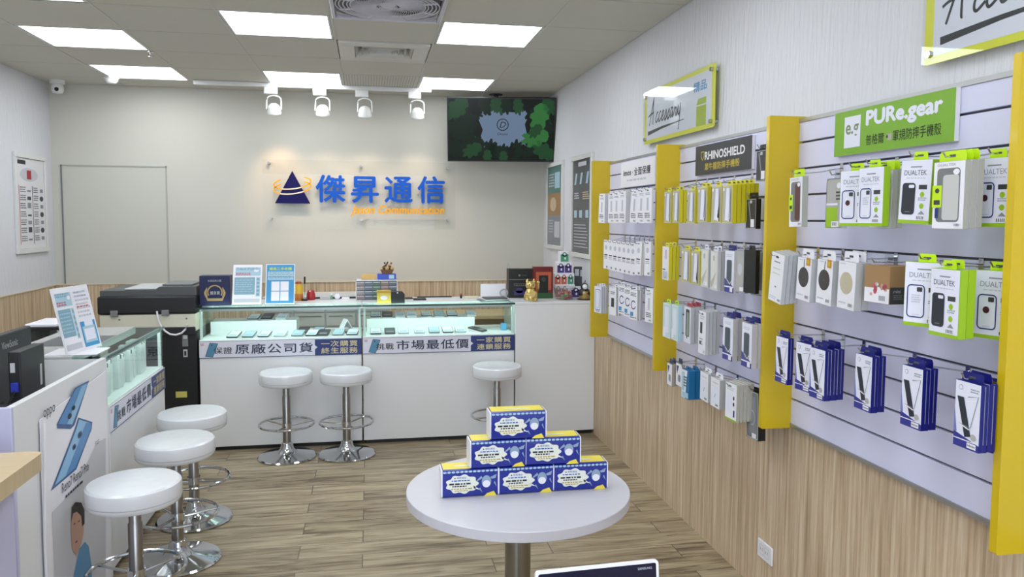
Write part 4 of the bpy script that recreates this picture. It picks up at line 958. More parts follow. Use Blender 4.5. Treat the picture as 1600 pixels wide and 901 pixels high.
# magazines
a = on(746, 5.42); mz = ZT
for i, (x0_, x1_, rz, m, l) in enumerate(((748, 796, .12, MGREY, 'grey magazine, lowest of the fanned stack near the golden cat'), (752, 792, .22, LGREY, 'pale magazine in the middle of the fanned stack'), (756, 790, .05, DGREY, 'dark magazine on top of the fanned stack'))):
    t = thing('magazine', l, 'magazine', (on((x0_+x1_)/2, 5.45), 5.45, mz), rz); w_ = on(x1_, 5.45)-on(x0_, 5.45)
    MB().box(-w_/2, w_/2, -.07, .07, 0, .007, m).build('pages', t, bevel=.001); mz += .0075
tag(MB().box(-.07, .07, -.05, .05, 0, .006, LINK).build('leaflet_stack', bevel=.001, loc=(on(812, 5.40)-.01, 5.36, .9635)), 'loose white and grey leaflets in front of the golden cat', 'leaflets')
# white low board / cable coil
t, w2 = bx('desk_screen', 751, 790, 0, 5.68, .098, .01, PWHITE, 'plain white upright board behind the magazines', 'board', ZR)
t = thing('cable_coil', 'coil of white cable in front of the upright white board', 'cable', (on(788, 5.6), 5.62, ZR))
b = MB()
for k in range(3): b.tube([(.03*math.cos(a)*(1-.1*k), .006*k, .035+.03*math.sin(a)*(1-.12*k)) for a in ribbed(20)], .0035, LGREY, 6, True)
b.build('coil', t)
# black and red boxes
EZ = .9635
t, w2 = bx('gift_box', 795, 834, 0, 5.58, .215, .10, BLACK, 'tall black box with faint violet print behind the golden cat', 'box', ZR)
f = Face((-w2/2, -.0005, 0), (1, 0, 0), (0, 0, 1), .0005); f.rect(0, .135, w2, .139, MGREY, 1); f.ell(w2*.42, .168, .008, .008, MGREY, 1); f.rect(w2*.5, .163, w2*.72, .171, DGREY, 1)
VI = mat('violet_print', '#3a3070', .4); f.rect(w2*.2, .02, w2*.75, .055, VI, 1); f.ell(w2*.42, .055, .03, .02, VI, 1); dashes(f, w2*.2, .085, w2*.75, .11, 2, MGREY, 1, .4, 3); f.build('label_print', t)
x = on(797, 5.62); t = thing('acrylic_tag', 'clear loop sticking up behind the black box', 'tag', (x+.02, 5.70, ZR)); MB().tube([(0, 0, 0), (-.004, 0, .20), (-.014, 0, .235), (-.024, 0, .25), (-.03, 0, .235), (-.022, 0, .21), (-.008, 0, .2)], .003, LGREY, 6).build('loop', t)
t, w2 = bx('gift_box', 834, 864, 0, 5.52, .232, .07, mat('maroon', '#6e1c20', .35), 'dark red box with an orange arched frame print', 'box', EZ)
f = Face((-w2/2, -.0005, 0), (1, 0, 0), (0, 0, 1), .0005); OR2 = mat('frame_orange', '#b8583c', .4)
f.rect(w2*.1, .06, w2*.9, .195, OR2, 1); f.rect(w2*.26, .03, w2*.74, .17, BLACK, 2); f.ell(w2*.5, .14, .018, .018, DGREY, 3); f.rect(w2*.04, .0, w2*.96, .04, mat('grass_green', '#2c5a30', .4), 3); f.build('label_print', t)
# golden beckoning cat
def gold_cat(X, Y, Z):
    t = thing('lucky_cat', 'golden beckoning cat figurine with one paw raised', 'figurine', (X, Y, Z))
    b = MB(); b.lathe([(0, 0), (.045, 0), (.05, .01), (.048, .04), (.036, .07), (.026, .088), (0, .095)], GOLD, seg=28); b.ball((0, 0, .112), .035, GOLD, 1.1, .9, .9)
    for s_ in (-1, 1):
        b.lathe([(.013, 0), (.008, .018), (0, .03)], GOLD, (s_*.024, 0, .132), seg=12); b.ball((s_*.028, -.028, .014), .018, GOLD, 1, 1.2, .8); b.ball((s_*.03, -.02, .045), .018, GOLD, .9, .8, 1.3)
    b.build('body', t)
    MB().tube([(.042, 0, .065), (.055, -.004, .09), (.054, -.006, .125)], .009, GOLD, 8).ball((.053, -.010, .133), .012, GOLD).build('raised_paw', t)
    MB().tube([(-.035, -.02, .065), (-.03, -.045, .05), (-.012, -.05, .048)], .009, GOLD, 8).build('lowered_paw', t)
    f = MB(); f.ball((-.014, -.031, .117), .004, INK).ball((.014, -.031, .117), .004, INK).ball((0, -.034, .106), .0035, RED); f.build('face', t)
    MB().prism([(.02*math.cos(a), .026*math.sin(a)) for a in ribbed(20)], 0, .005, mat('coin_gold', '#e8d088', .3, .6), (0, -.052, .055), (1, 0, 0), (0, 0, 1), (0, -1, 0)).build('coin', t)
gold_cat(on(829, 5.36), 5.36, EZ)
# glass bowl of sweets
X = on(882, 5.42); t = thing('candy_bowl', 'clear plastic bowl of red sweets at the right end of the counter', 'bowl', (X, 5.42, EZ))
b = MB()
b.lathe([(0, 0), (.06, 0), (.064, .004), (.086, .09), (.088, .092), (.084, .092), (.062, .006), (0, .003)], PVC, seg=10); b.build('bowl', t)
r = random.Random(5)
for k in range(26):
    a = r.uniform(0, 2*PI); q = r.uniform(0, .045); z = .012+r.uniform(0, .045); m = (RED, RED, RED, mat('sweet_green', '#7aa050', .4), PWHITE, OR2)[k % 6]
    MB().ball((q*math.cos(a), q*math.sin(a), z), .013, m, 1.3, 1, .8, 10, 6).build('sweet', t)
# printed cartons
PG, PPU, POR = mat('print_green', '#4a9a78', .4), mat('print_purple', '#4a3a80', .4), mat('print_orange', '#c0644a', .4)
def carton(name, pa, pb, y, z, h, prints, label, d=.08):
    a, b_ = on(pa, y), on(pb, y); w_ = b_-a
    t = thing(name, label, 'carton', ((a+b_)/2, y, z), group='printed cartons at the counter end'); MB().box(-w_/2, w_/2, 0, d, 0, h, PWHITE).build('body', t, bevel=.002)
    f = Face((-w_/2, -.0005, 0), (1, 0, 0), (0, 0, 1), .0005)
    for (u0, u1, m) in prints:
        f.rect(w_*u0+.002, .004, w_*u1-.002, h*.72, m, 1); f.ell(w_*(u0+u1)/2, h*.7, w_*(u1-u0)*.28, h*.2, m, 1); f.ell(w_*(u0+u1)/2, h*.72, w_*(u1-u0)*.13, h*.10, PWHITE, 2); f.ell(w_*(u0+u1)/2+.004, h*.35, w_*(u1-u0)*.1, h*.12, PWHITE, 2)
    f.build('label_print', t); return t
carton('carton', 867, 898, 5.56, EZ, .095, ((0, .33, POR), (.33, .66, POR)), 'wide white carton hidden behind the candy bowl, lowest of the stack')
carton('carton', 866, 897, 5.56, EZ+.0955, .085, ((.0, .33, POR), (.33, .63, POR), (.65, .97, PG)), 'white carton with orange and green prints above the candy bowl')
carton('carton', 870, 893, 5.56, EZ+.181, .082, ((.0, .5, PPU), (.5, 1, PPU)), 'white carton with two purple prints, third in the stack')
carton('carton', 875, 888, 5.56, EZ+.2635, .082, ((0, 1, PG),), 'small carton with a green print on top of the stack')
carton('carton', 892, 909, 5.53, EZ, .082, ((0, .9, PPU),), 'white carton with a purple print beside the dark figurine', .05)
t = thing('display_card', 'dark grey upright board behind the printed cartons by the wall', 'board', (on(906, 5.66), 5.66, EZ-.001)); t.rotation_euler.z = -.35
DB = MB(); DB.prism(rr(-.05, 0, .05, .225, .012), 0, .008, DGREY, (0, 0, 0), (1, 0, 0), (0, 0, 1), (0, -1, 0)); DB.build('board', t)
f = Face((-.05, -.0085, 0), (1, 0, 0), (0, 0, 1), .0005); f.rect(.012, .155, .042, .205, LINK, 1); f.rect(.052, .150, .084, .2, LINK, 1); f.build('label_print', t)
X = on(914, 5.40); t = thing('figurine', 'black hooded figurine with a pale face and golden robe by the wall', 'figurine', (X-.004, 5.40, EZ)); GB = mat('robe_gold', '#a8884a', .4, .3)
MB().lathe([(0, 0), (.055, 0), (.055, .006), (0, .006)], BLACK).build('base', t)
MB().lathe([(0, .006), (.036, .006), (.04, .03), (.032, .06), (.016, .075), (0, .08)], GB, seg=20).build('robe', t)
b = MB(); b.ball((0, .004, .094), .028, BLACK).tube([(.0, 0, .11), (.004, 0, .14)], .003, BLACK); b.build('hood', t)
MB().lathe([(.046, .03), (.044, .045), (.034, .072), (.018, .084), (0, .086)], BLACK, (0, .008, 0), seg=20, cap=False).build('cape', t)
b = MB(); b.ball((-.002, -.016, .094), .019, PWHITE); b.build('face', t)
MB().ball((-.012, -.036, .05), .012, FC).build('hand', t)

# ---------------------------------------------------------------- drawers behind the counter, seen through its glass
DC = mat('drawer_front', '#c6c1ba', .4)
t = thing('drawer_cabinet', 'grey-white cabinet of wide drawers behind the long counter, seen through glass', 'drawer cabinet', (-.82, 6.15, 0))
MB().box(0, .96, .012, .45, 0, .93, LGREY).build('body', t, bevel=.002)
for i in range(4):
    for j in range(8):
        x = .01+i*.2365; z = .03+j*.112
        dr = MB().box(x, x+.222, 0, .012, z, z+.102, DC).build('drawer', t, bevel=.002)
        MB().box(x+.02, x+.20, -.006, 0, z+.075, z+.082, MGREY).build('handle', dr)
t = thing('back_desk', 'wood-fronted work desk behind the right half of the counter', 'desk', (.20, 6.25, 0))
MB().box(0, 1.2, 0, .45, .72, .75, TEAW).build('desk_top', t, bevel=.003); MB().box(0, .02, 0, .45, 0, .72, TEAW).box(1.18, 1.2, 0, .45, 0, .72, TEAW).box(.02, 1.18, .43, .45, 0, .72, TEAW).build('frame', t)
# ================================================================ SLATWALL
SX = 1.557; GZ = [.877+.0953*k for k in range(11)]; FINY = [4.90, 3.74, 2.63, 1.527]; SZ0, SZ1 = .785, 1.905
bays = [(4.89, 3.75, 'far'), (3.73, 2.64, 'middle'), (2.62, 1.538, 'near')]
for (ya, yb, nm) in bays+[(1.516, .40, 'front')]:
    t = thing('slat_wall_panel', {'far': 'narrow far slatwall panel between the first two yellow fins', 'middle': 'middle slatwall panel under the black sign', 'near': 'large near slatwall panel under the green sign', 'front': 'slatwall panel past the nearest yellow fin, mostly out of frame'}[nm], 'slatwall', (SX, yb, 0), group='slatwall panels')
    L_ = ya-yb; b = MB(); zs = [SZ0]+GZ+[SZ1]
    for k in range(len(zs)-1):
        z0 = zs[k]+(.0055 if k else 0); z1 = zs[k+1]-(.0015 if k < len(zs)-2 else 0)
        b.box(0, .022, 0, L_, z0, z1, SLAT)
    b.build('slats', t, bevel=.0012)
    MB().box(.012, .029, 0, L_, SZ0, SZ1, GROOVE).build('grooves', t)
    MB().box(-.004, .029, 0, L_, SZ1, SZ1+.014, ALU).box(-.004, .029, 0, L_, SZ0-.014, SZ0, ALU).build('edge_trim', t)
for i, y in enumerate(FINY):
    t = thing('yellow_fin', 'yellow upright fin on the right wall, '+('farthest from the camera', 'left of the black sign', 'left of the green sign', 'nearest the camera')[i], 'divider', (1.437, y, .768), group='yellow fins on the slatwall')
    b = MB(); b.prism(rr(0, 0, .149, 1.16, .006), -.011, .011, YEL, (0, 0, 0), (1, 0, 0), (0, 0, 1), (0, -1, 0)); b.build('board', t, bevel=.0015)

# ---------------------------------------------------------------- header signs
def header(label, y0, y1, z0, z1, bg, paint, lean=0):
    t = thing('header_sign', label, 'sign', (SX-.012, y1, z0)); W, H = y1-y0, z1-z0
    MB().box(-.004, .010, -W, 0, 0, H, PWHITE).build('board', t); f = Face((-.0045, 0, 0), (0, -1, 0), (0, 0, 1), .0005)
    f.rect(.0, 0, W, H, bg, 0); paint(f, W, H); f.build('lettering', t)
def h_imos(f, W, H):
    f.text('imos', W*.09, H*.46, H*.20, INK, k=1, bold=.03, width=W*.23); f.ell(W*.37, H*.54, W*.008, H*.03, INK, 1)
    f.text('全面保護', W*.42, H*.42, H*.30, INK, k=1, bold=.02, width=W*.46, space=1.1); dashes(f, W*.2, H*.22, W*.78, H*.3, 1, LINK, 1, .8, 1)
header('white sign reading full protection above the far slatwall panel', 4.035, 4.615, 1.742, 1.895, PWHITE, h_imos)
def h_rhino(f, W, H):
    CW = mat('lettering_white', '#e8e8ea', .4); CG = mat('lettering_ochre', '#c8b030', .4)
    f.line([(W*.115, H*.78), (W*.17, H*.78), (W*.17, H*.62), (W*.1425, H*.5), (W*.115, H*.62)], .006, CG, 1, True)
    f.text('RHINOSHIELD', W*.19, H*.50, H*.26, CW, k=1, bold=.03, width=W*.70); f.text('犀牛盾防摔手機殼', W*.19, H*.14, H*.24, CG, k=1, bold=.015, width=W*.62, space=1.05)
header('black sign with white lettering and a small yellow shield', 2.945, 3.50, 1.757, 1.895, mat('sign_charcoal', '#34353a', .4), h_rhino)
def h_pure(f, W, H):
    f.rect(W*.10, H*.16, W*.255, H*.86, PALE, 1); f.text('e.g', W*.115, H*.36, H*.32, mat('logo_grey', '#7d9070', .4), k=2, bold=.02, width=W*.125)
    f.text('PURe.gear', W*.31, H*.50, H*.40, PALE, k=1, bold=.045, width=W*.60); BK = mat('lettering_black', '#1c2412', .5)
    f.text('普格爾', W*.31, H*.16, H*.22, BK, k=1, bold=.008, width=W*.16); f.ell(W*.497, H*.28, W*.008, H*.03, BK, 1)
    f.rect(W*.50, H*.20, W*.535, H*.34, mat('smudge', '#b0a8a0', .5), 1); f.text('軍規防摔手機殼', W*.545, H*.16, H*.23, BK, k=1, bold=.008, width=W*.365)
header('bright green sign with white lettering above the near slatwall panel', 1.832, 2.375, 1.762, 1.905, SIGNGREEN, h_pure)

# ---------------------------------------------------------------- acrylic "Accessary" plates
SC = {  # pen strokes of the handwriting, in units of letter height
 'A': (.75, [[(-.12, .35), (.05, .42), (.30, .46), (.55, .50)], [(.0, -.05), (.22, .45), (.50, 1.05), (.53, 1.1), (.46, .55), (.44, .05), (.48, .0)]]),
 'c': (.34, [[(.30, .40), (.22, .44), (.08, .28), (.04, .10), (.12, .02), (.34, .16)]]),
 'e': (.34, [[(.04, .16), (.22, .26), (.28, .38), (.20, .44), (.08, .28), (.05, .10), (.13, .02), (.34, .14)]]),
 's': (.32, [[(.0, .10), (.16, .32), (.22, .44), (.24, .26), (.22, .08), (.12, .0), (.04, .04), (.18, .06), (.32, .14)]]),
 'a': (.40, [[(.30, .40), (.18, .42), (.06, .26), (.06, .06), (.14, .04), (.28, .30), (.31, .40), (.26, .12), (.28, .03), (.40, .14)]]),
 'r': (.36, [[(.0, .12), (.12, .42), (.14, .34), (.26, .36), (.22, .14), (.24, .03), (.36, .16)]]),
 'y': (.50, [[(.0, .14), (.12, .44), (.08, .16), (.12, .06), (.24, .12), (.36, .5)], [(.36, .5), (.28, .1), (.18, -.45), (.10, -.55)]])}
def smooth(P, n=4):
    P = [P[0]]+list(P)+[P[-1]]; o = []
    for i in range(1, len(P)-2):
        for k in range(n):
            t_ = k/n; a, b, c, d = P[i-1:i+3]
            o.append(tuple(.5*((2*b[j])+(-a[j]+c[j])*t_+(2*a[j]-5*b[j]+4*c[j]-d[j])*t_**2+(-a[j]+3*b[j]-3*c[j]+d[j])*t_**3) for j in (0, 1)))
    return o+[P[-2]]
def plate(label, ya, yb, z0, z1, flip=False):
    W, H = ya-yb, z1-z0; t = thing('acrylic_sign', label, 'sign', (XR-.03, ya, z0), group='Accessary wall plates')
    MB().prism(rr(0, 0, W, H, .012), 0, .006, ACRYL, (0, 0, 0), (0, -1, 0), (0, 0, 1), (-1, 0, 0)).build('plate', t)
    YB_ = mat('border_yellow', '#d8da28', .35); WP = mat('plate_white', '#d8dae6', .3)
    f = Face((.0005, 0, 0), (0, -1, 0), (0, 0, 1), .0005)
    b = MB(); b.prism(rr(.002, .002, W-.002, H-.002, .011), .0, .003, YB_, (.004, 0, 0), (0, -1, 0), (0, 0, 1), (-1, 0, 0)); b.build('border', t)
    f = Face((.0008, 0, 0), (0, -1, 0), (0, 0, 1), .0002); f.rrect(W*.04, H*.08, W*.96, H*.92, .006, WP, 1)
    lh = H*.42; x = W*.09; y = H*.36
    for ch in 'Accessary':
        adv, sts = SC[ch]
        for st in sts: f.line([(x+p[0]*lh*1.02*(W/.93), y+p[1]*lh) for p in smooth(st)], .009, INK, 3)
        x += adv*lh*1.02*(W/.93)
    f.line([(W*.07, H*.20), (W*.30, H*.245), (W*.62, H*.27)], [.022, .014, .004], INK, 3)
    f.text('精品', W*.74, H*.64, H*.16, SKYB, k=3, width=W*.16, bold=.02)
    G = mat('plate_green', '#a4b820', .4)
    f.poly([(W*.78, H*.08), (W*.90, H*.08), (W*.90, H*.40), (W*.78, H*.40)], G, 2); f.poly([(W*.78, H*.42), (W*.90, H*.42), (W*.90, H*.52), (W*.80, H*.52)], G, 2)
    f.build('print', t)
    for (x_, z_) in ((.03, .03), (W-.03, .03), (.03, H-.03), (W-.03, H-.03)):
        s_ = MB(); s_.prism([(.010*math.cos(a), .010*math.sin(a)) for a in ribbed(16)], -.029, .012, CHROME, (0, -x_, z_), (0, -1, 0), (0, 0, 1), (-1, 0, 0)); s_.build('standoff', t)
plate('far yellow-bordered plate with handwritten lettering, above the middle slatwall panel', 4.262, 3.340, 1.972, 2.268)
plate('near yellow-bordered plate with handwritten lettering, cut by the photo corner', 1.985, 1.063, 1.985, 2.281)

# ---------------------------------------------------------------- wall socket
p = at(1197, 862, 'X', XR)
t = thing('wall_socket', 'white double wall socket low on the wood panelling', 'socket', (XR, p[1], p[2]-.036))
MB().box(-.008, 0, -.058, .058, 0, .075, PWHITE).build('cover_plate', t, bevel=.003)
f = Face((-.0085, .058, 0), (0, -1, 0), (0, 0, 1), .0005)
for x in (.018, .060): f.frame(x, .018, x+.036, .058, .006, .0015, LGREY, 1); f.rect(x+.010, .034, x+.012, .046, INK, 1); f.rect(x+.024, .034, x+.026, .046, INK, 1)
f.build('sockets', t)

# ================================================================ HANGING PACKS
def pack_base(w, h, d, front, side, tab, tabh=.022, tabw=.8, back=None):
    """front looks to -X, bottom centre of the front at the origin; u runs from the far edge to the near edge"""
    t = thing('product_pack', '', 'accessory pack')
    b = MB(); b.prism([(-w/2, 0), (w/2, 0), (w/2, h), (-w/2, h)], 0, d, side, (0, 0, 0), (0, -1, 0), (0, 0, 1), (1, 0, 0)); b.build('box', t, bevel=.0012)
    if tab:
        tb = MB(); tw = w*tabw/2
        tb.prism([(-tw, 0), (tw, 0), (tw, tabh*.6), (tw*.86, tabh), (-tw*.86, tabh), (-tw, tabh*.6)], 0, .0012, tab, (d*.5, 0, h-.0005), (0, -1, 0), (0, 0, 1), (1, 0, 0))
        g_ = Face((d*.5-.0003, tw, h), (0, -1, 0), (0, 0, 1), .0002); g_.rect(tw-.010, tabh*.40, tw+.010, tabh*.62, GROOVE, 1)
        for v_, f_ in ((g_.v, g_.f),): tb.add(v_, f_, GROOVE)
        tb.build('hang_tab', t)
    f = Face((-.0003, w/2, 0), (0, -1, 0), (0, 0, 1), .0004); f.rect(.0008, .0008, w-.0008, h-.0008, front, 0)
    return t, f
def done(t, f): f.build('front_print', t); return t
def barcode(f, x, y, w_=.02, h_=.01, k=3):
    f.rect(x, y, x+w_, y+h_, PWHITE, k)
    for i in range(5): f.rect(x+.002+i*w_*.18, y+.002, x+.002+i*w_*.18+w_*.08, y+h_-.002, INK, k+1)
def k_slim():
    w, h, d = .075, .178, .010; t, f = pack_base(w, h, d, PWHITE, mat('side_white', '#d4d4d6', .4), None)
    f.ell(w/2, h-.012, .008, .003, DGREY, 1); dashes(f, w*.2, h*.80, w*.8, h*.88, 2, GINK, 1, .5, 3); f.rect(w*.38, h*.36, w*.62, h*.72, LINK, 1); dashes(f, w*.15, h*.14, w*.8, h*.30, 3, INK, 1, .55, 8); barcode(f, w*.5, .006, .026, .012); return done(t, f)
def k_narrow():
    w, h, d = .060, .178, .010; t, f = pack_base(w, h, d, PWHITE, MATS['side_white'] if 'side_white' in MATS else LGREY, None)
    f.ell(w/2, h-.010, .007, .003, DGREY, 1); f.ell(w*.5, h*.74, w*.22, h*.08, LINK, 1); f.rect(w*.2, h*.46, w*.8, h*.5, DGREY, 1); dashes(f, w*.2, h*.34, w*.8, h*.44, 2, GINK, 1, .5, 8); f.rect(w*.55, .006, w*.85, .018, GINK, 1); return done(t, f)
def k_imosframe():
    w, h, d = .090, .165, .012; t, f = pack_base(w, h, d, PALE, LGREY, PWHITE, .016, .5)
    f.frame(w*.14, h*.12, w*.86, h*.88, .008, .004, BANNERBLUE, 1); f.frame(w*.30, h*.2, w*.7, h*.82, .006, .002, GINK, 1); dashes(f, w*.2, h*.04, w*.8, h*.09, 1, INK, 1); return done(t, f)
def k_cable():
    w, h, d = .080, .165, .014; t, f = pack_base(w, h, d, PWHITE, LGREY, PWHITE, .018, .6)
    f.line([(w/2+.022*math.cos(a), h*.5+.022*math.sin(a)) for a in np.linspace(.6, 2*PI-.3, 20)], .006, BANNERBLUE, 1); dashes(f, w*.15, h*.78, w*.85, h*.92, 3, INK, 1); f.rect(w*.12, h*.12, w*.5, h*.26, SKYB, 1); dashes(f, w*.15, .008, w*.9, .018, 1, INK, 1); return done(t, f)
def k_darklabel():
    w, h, d = .080, .165, .014; t, f = pack_base(w, h, d, PWHITE, LGREY, PWHITE, .016, .5)
    f.rect(w*.3, h*.3, w*.72, h*.62, CASED, 1); dashes(f, w*.2, h*.74, w*.8, h*.86, 2, INK, 1); return done(t, f)
def k_yellow():
    w, h, d = .095, .150, .016; t, f = pack_base(w, h, d, YPACK, YPACK, mat('tab_yellow', '#e2dc3a', .4), .018, .5)
    f.frame(.003, .003, w-.003, h-.003, .004, .003, LINK, 1); f.rrect(w*.12, h*.06, w*.88, h*.95, .006, CASEG, 1); f.poly([(w*.3, h*.08), (w*.78, h*.08), (w*.66, h*.93), (w*.4, h*.93)], PALE, 2); f.poly([(w*.62, h*.15), (w*.86, h*.1), (w*.84, h*.9), (w*.8, h*.9)], MGREY, 2)
    f.ell(w*.16, h*.90, .007, .007, PWHITE, 3); f.rect(w*.6, h*.05, w*.84, h*.12, PWHITE, 3); f.rect(w*.72, h*.05, w*.84, h*.12, MGREY, 4); return done(t, f)
def k_whiteyellow():
    w, h, d = .095, .162, .016; t, f = pack_base(w, h, d, PWHITE, YPACK, mat('tab_yellow', '#e2dc3a', .4), .018, .5)
    f.poly([(w*.5, h*.9), (w*.62, h*.9), (w*.64, h*.62), (w*.52, h*.64)], PINK, 1); f.rect(w*.08, h*.3, w*.5, h*.33, INK, 1); f.rect(w*.1, h*.04, w*.8, h*.26, LINK, 1); f.ell(w*.5, h*.08, .006, .005, GINK, 2); return done(t, f)
def k_palecase():
    w, h, d = .080, .165, .014; t, f = pack_base(w, h, d, mat('pale_grey_case', '#cfd0cc', .3), LGREY, PALE, .02, .5)
    f.rrect(w*.1, h*.05, w*.9, h*.96, .008, mat('pale_case2', '#dcdcd8', .3), 1); f.ell(w*.45, h*.82, w*.12, h*.07, CASEG, 2); f.poly([(w*.05, h*.2), (w*.35, h*.3), (w*.8, h*.5), (w*.5, h*.2), (w*.2, h*.05)], mat('case_sand', '#bdb6a2', .4), 2); f.rect(w*.6, h*.05, w*.9, h*.14, PWHITE, 3); return done(t, f)
def k_bluewhite():
    w, h, d = .085, .168, .022; t, f = pack_base(w, h, d, PALE, mat('side_greige', '#b8b4b4', .4), BOXSIDE, .022, .85)
    f.poly([(0, 0), (w, 0), (w, h*.14), (0, h*.34)], mat('violet_blue', '#3c3a90', .35), 1); f.rrect(w*.22, h*.20, w*.76, h*.78, .008, MGREY, 2); f.rrect(w*.25, h*.22, w*.73, h*.76, .006, mat('case_slate', '#4c545c', .4), 3)
    f.line([(w*.3, h*.3), (w*.6, h*.2), (w*.85, h*.32)], .004, PWHITE, 4); f.rect(w*.62, h*.02, w*.9, h*.12, PWHITE, 4); f.rect(0, h*.12, w, h*.15, PWHITE, 2); dashes(f, w*.2, h*.84, w*.8, h*.92, 2, LINK, 1); return done(t, f)
def k_grey():
    w, h, d = .085, .165, .014; t, f = pack_base(w, h, d, mat('grey_card', '#a9abad', .4), MGREY, LGREY, .016, .4)
    f.poly([(w*.1, h*.1), (w*.8, h*.2), (w*.9, h*.8), (w*.3, h*.9)], CASEG, 1); f.ell(w*.5, h*.55, w*.2, h*.14, LINK, 2); f.rect(w*.5, .006, w*.9, .022, PWHITE, 2); return done(t, f)
def k_black():
    w, h, d = .085, .165, .016; t, f = pack_base(w, h, d, BLACK, BLACK, BLACK, .018, .5); return done(t, f)
def k_darkcase():
    w, h, d = .080, .115, .020; t, f = pack_base(w, h, d, DGREY, BLACK, BLACK, .024, .9)
    f.frame(.002, .002, w-.002, h-.002, .003, .002, LGREY, 1); f.poly([(w*.2, h*.9), (w*.5, h*.2), (w*.55, h*.25), (w*.3, h*.95)], GINK, 1); f.rect(w*.5, h*.05, w*.85, h*.32, PWHITE, 2); f.rect(w*.4, h*.85, w*.6, h*.95, LINK, 2); return done(t, f)
def k_mint():
    w, h, d = .095, .168, .018; t, f = pack_base(w, h, d, MINT, PALEB, LIMEB, .020, .5)
    f.frame(.003, .003, w-.003, h-.003, .01, .004, PWHITE, 1); f.rrect(w*.25, h*.15, w*.75, h*.9, .008, PALE, 1); f.rect(w*.1, h*.05, w*.4, h*.3, PWHITE, 2); return done(t, f)
def k_window():
    w, h, d = .085, .165, .018; t, f = pack_base(w, h, d, PALE, LGREY, mat('tab_red', '#b84858', .4), .018, .8)
    f.rrect(w*.25, h*.12, w*.8, h*.93, .006, DGREY, 1); f.rrect(w*.4, h*.2, w*.72, h*.85, .006, mat('sage', '#8fa08c', .4), 2); f.rect(w*.1, .01, w*.4, .03, PWHITE, 3); f.rect(w*.55, .01, w*.85, .03, PWHITE, 3); return done(t, f)
def k_tallwhite():
    w, h, d = .085, .185, .014; t, f = pack_base(w, h, d, PWHITE, LGREY, None)
    f.ell(w*.5, h-.012, .012, .004, DGREY, 1); f.rect(w*.25, h*.48, w*.55, h*.74, CASED, 1); dashes(f, w*.2, h*.80, w*.8, h*.9, 2, LINK, 1); dashes(f, w*.2, h*.2, w*.6, h*.38, 3, GINK, 1); f.rect(w*.2, h*.22, w*.38, h*.29, INK, 2); f.rect(w*.7, h*.04, w*.9, h*.1, LINK, 1); return done(t, f)
def k_plainwhite():
    w, h, d = .095, .172, .014; t, f = pack_base(w, h, d, PWHITE, LGREY, None)
    f.ell(w*.45, h-.014, .012, .004, DGREY, 1); dashes(f, w*.25, h*.80, w*.7, h*.84, 1, INK, 1); f.rect(w*.2, h*.68, w*.75, h*.69, LIME, 1); f.rect(w*.2, h*.58, w*.75, h*.59, LIME, 1); f.rect(w*.42, h*.30, w*.55, h*.33, GINK, 1); dashes(f, w*.1, h*.05, w*.6, h*.12, 2, LINK, 1); barcode(f, w*.72, .006, .02, .012); return done(t, f)
def k_charger(pad='case'):
    w, h, d = .092, .142, .022; t, f = pack_base(w, h, d, PWHITE, LGREY, PWHITE, .030, .8)
    m = mat('pad_charcoal', '#46403f', .5) if pad == 'dark' else mat('pad_beige', '#c0b69c', .5)
    f.ell(w*.48, h*.55, w*.36, w*.36, m, 1, 36); f.ell(w*.48, h*.55, w*.35, w*.35, m, 2, 36); f.text('Qi', w*.48, h*.53, .004, GINK, k=3, align='c')
    if pad == 'dark': f.line([(w*.48, h*.55+w*.36), (w*.5, h*.97)], .004, INK, 1); f.rect(w*.64, h*.84, w*.90, h*1.02, mat('sticker_orange', '#cf8a3a', .4), 3); f.rect(w*.70, h*.88, w*.84, h*.97, YPACK, 4)
    dashes(f, w*.1, h*.10, w*.5, h*.16, 1, LINK, 1); barcode(f, w*.65, .008, .024, .014); dashes(f, w*.1, h*.93, w*.4, h*.97, 1, LINK, 1); return done(t, f)
def green_box(pic):
    w, h, d = .103, .165, .020; t, f = pack_base(w, h, d, PALE, LIME, LIMEB, .022, .45)
    f.rect(0, 0, w, h*.055, LIME, 1); f.text('DUALTEK', w*.12, h*.76, .013, GINK if pic != 'black' else DGREY, k=1, width=w*.72); f.rect(w*.32, h*.88, w*.68, h*.90, GINK, 1); dashes(f, w*.2, h*.70, w*.8, h*.73, 1, LINK, 1)
    if pic == 'black': f.rrect(w*.09, h*.14, w*.52, h*.64, .009, CASED, 2); f.rrect(w*.30, h*.56, w*.48, h*.61, .003, PALE, 3); f.rect(w*.22, h*.18, w*.38, h*.19, GINK, 3)
    else:
        f.frame(w*.09, h*.14, w*.52, h*.64, .009, .003, BANNERBLUE, 2); f.rrect(w*.33, h*.54, w*.47, h*.61, .002, DGREY, 3)
        if pic == 'dot': f.ell(w*.29, h*.42, w*.08, w*.08, mat('dot_maroon', '#4a2028', .4), 3)
        else: dashes(f, w*.2, h*.36, w*.42, h*.5, 4, LINK, 3)
        dashes(f, w*.22, h*.17, w*.4, h*.19, 1, LINK, 3)
    f.rect(w*.62, h*.54, w*.88, h*.61, DGREY, 1)
    f.ell(w*.74, h*.46, w*.07, w*.07, LIME, 1); dashes(f, w*.62, h*.36, w*.88, h*.42, 2, GINK, 1); f.ell(w*.74, h*.28, w*.07, w*.07, LIME, 1); f.poly([(w*.64, h*.15), (w*.86, h*.15), (w*.75, h*.21)], GINK, 1); barcode(f, w*.6, .010, .028, .012); return done(t, f)
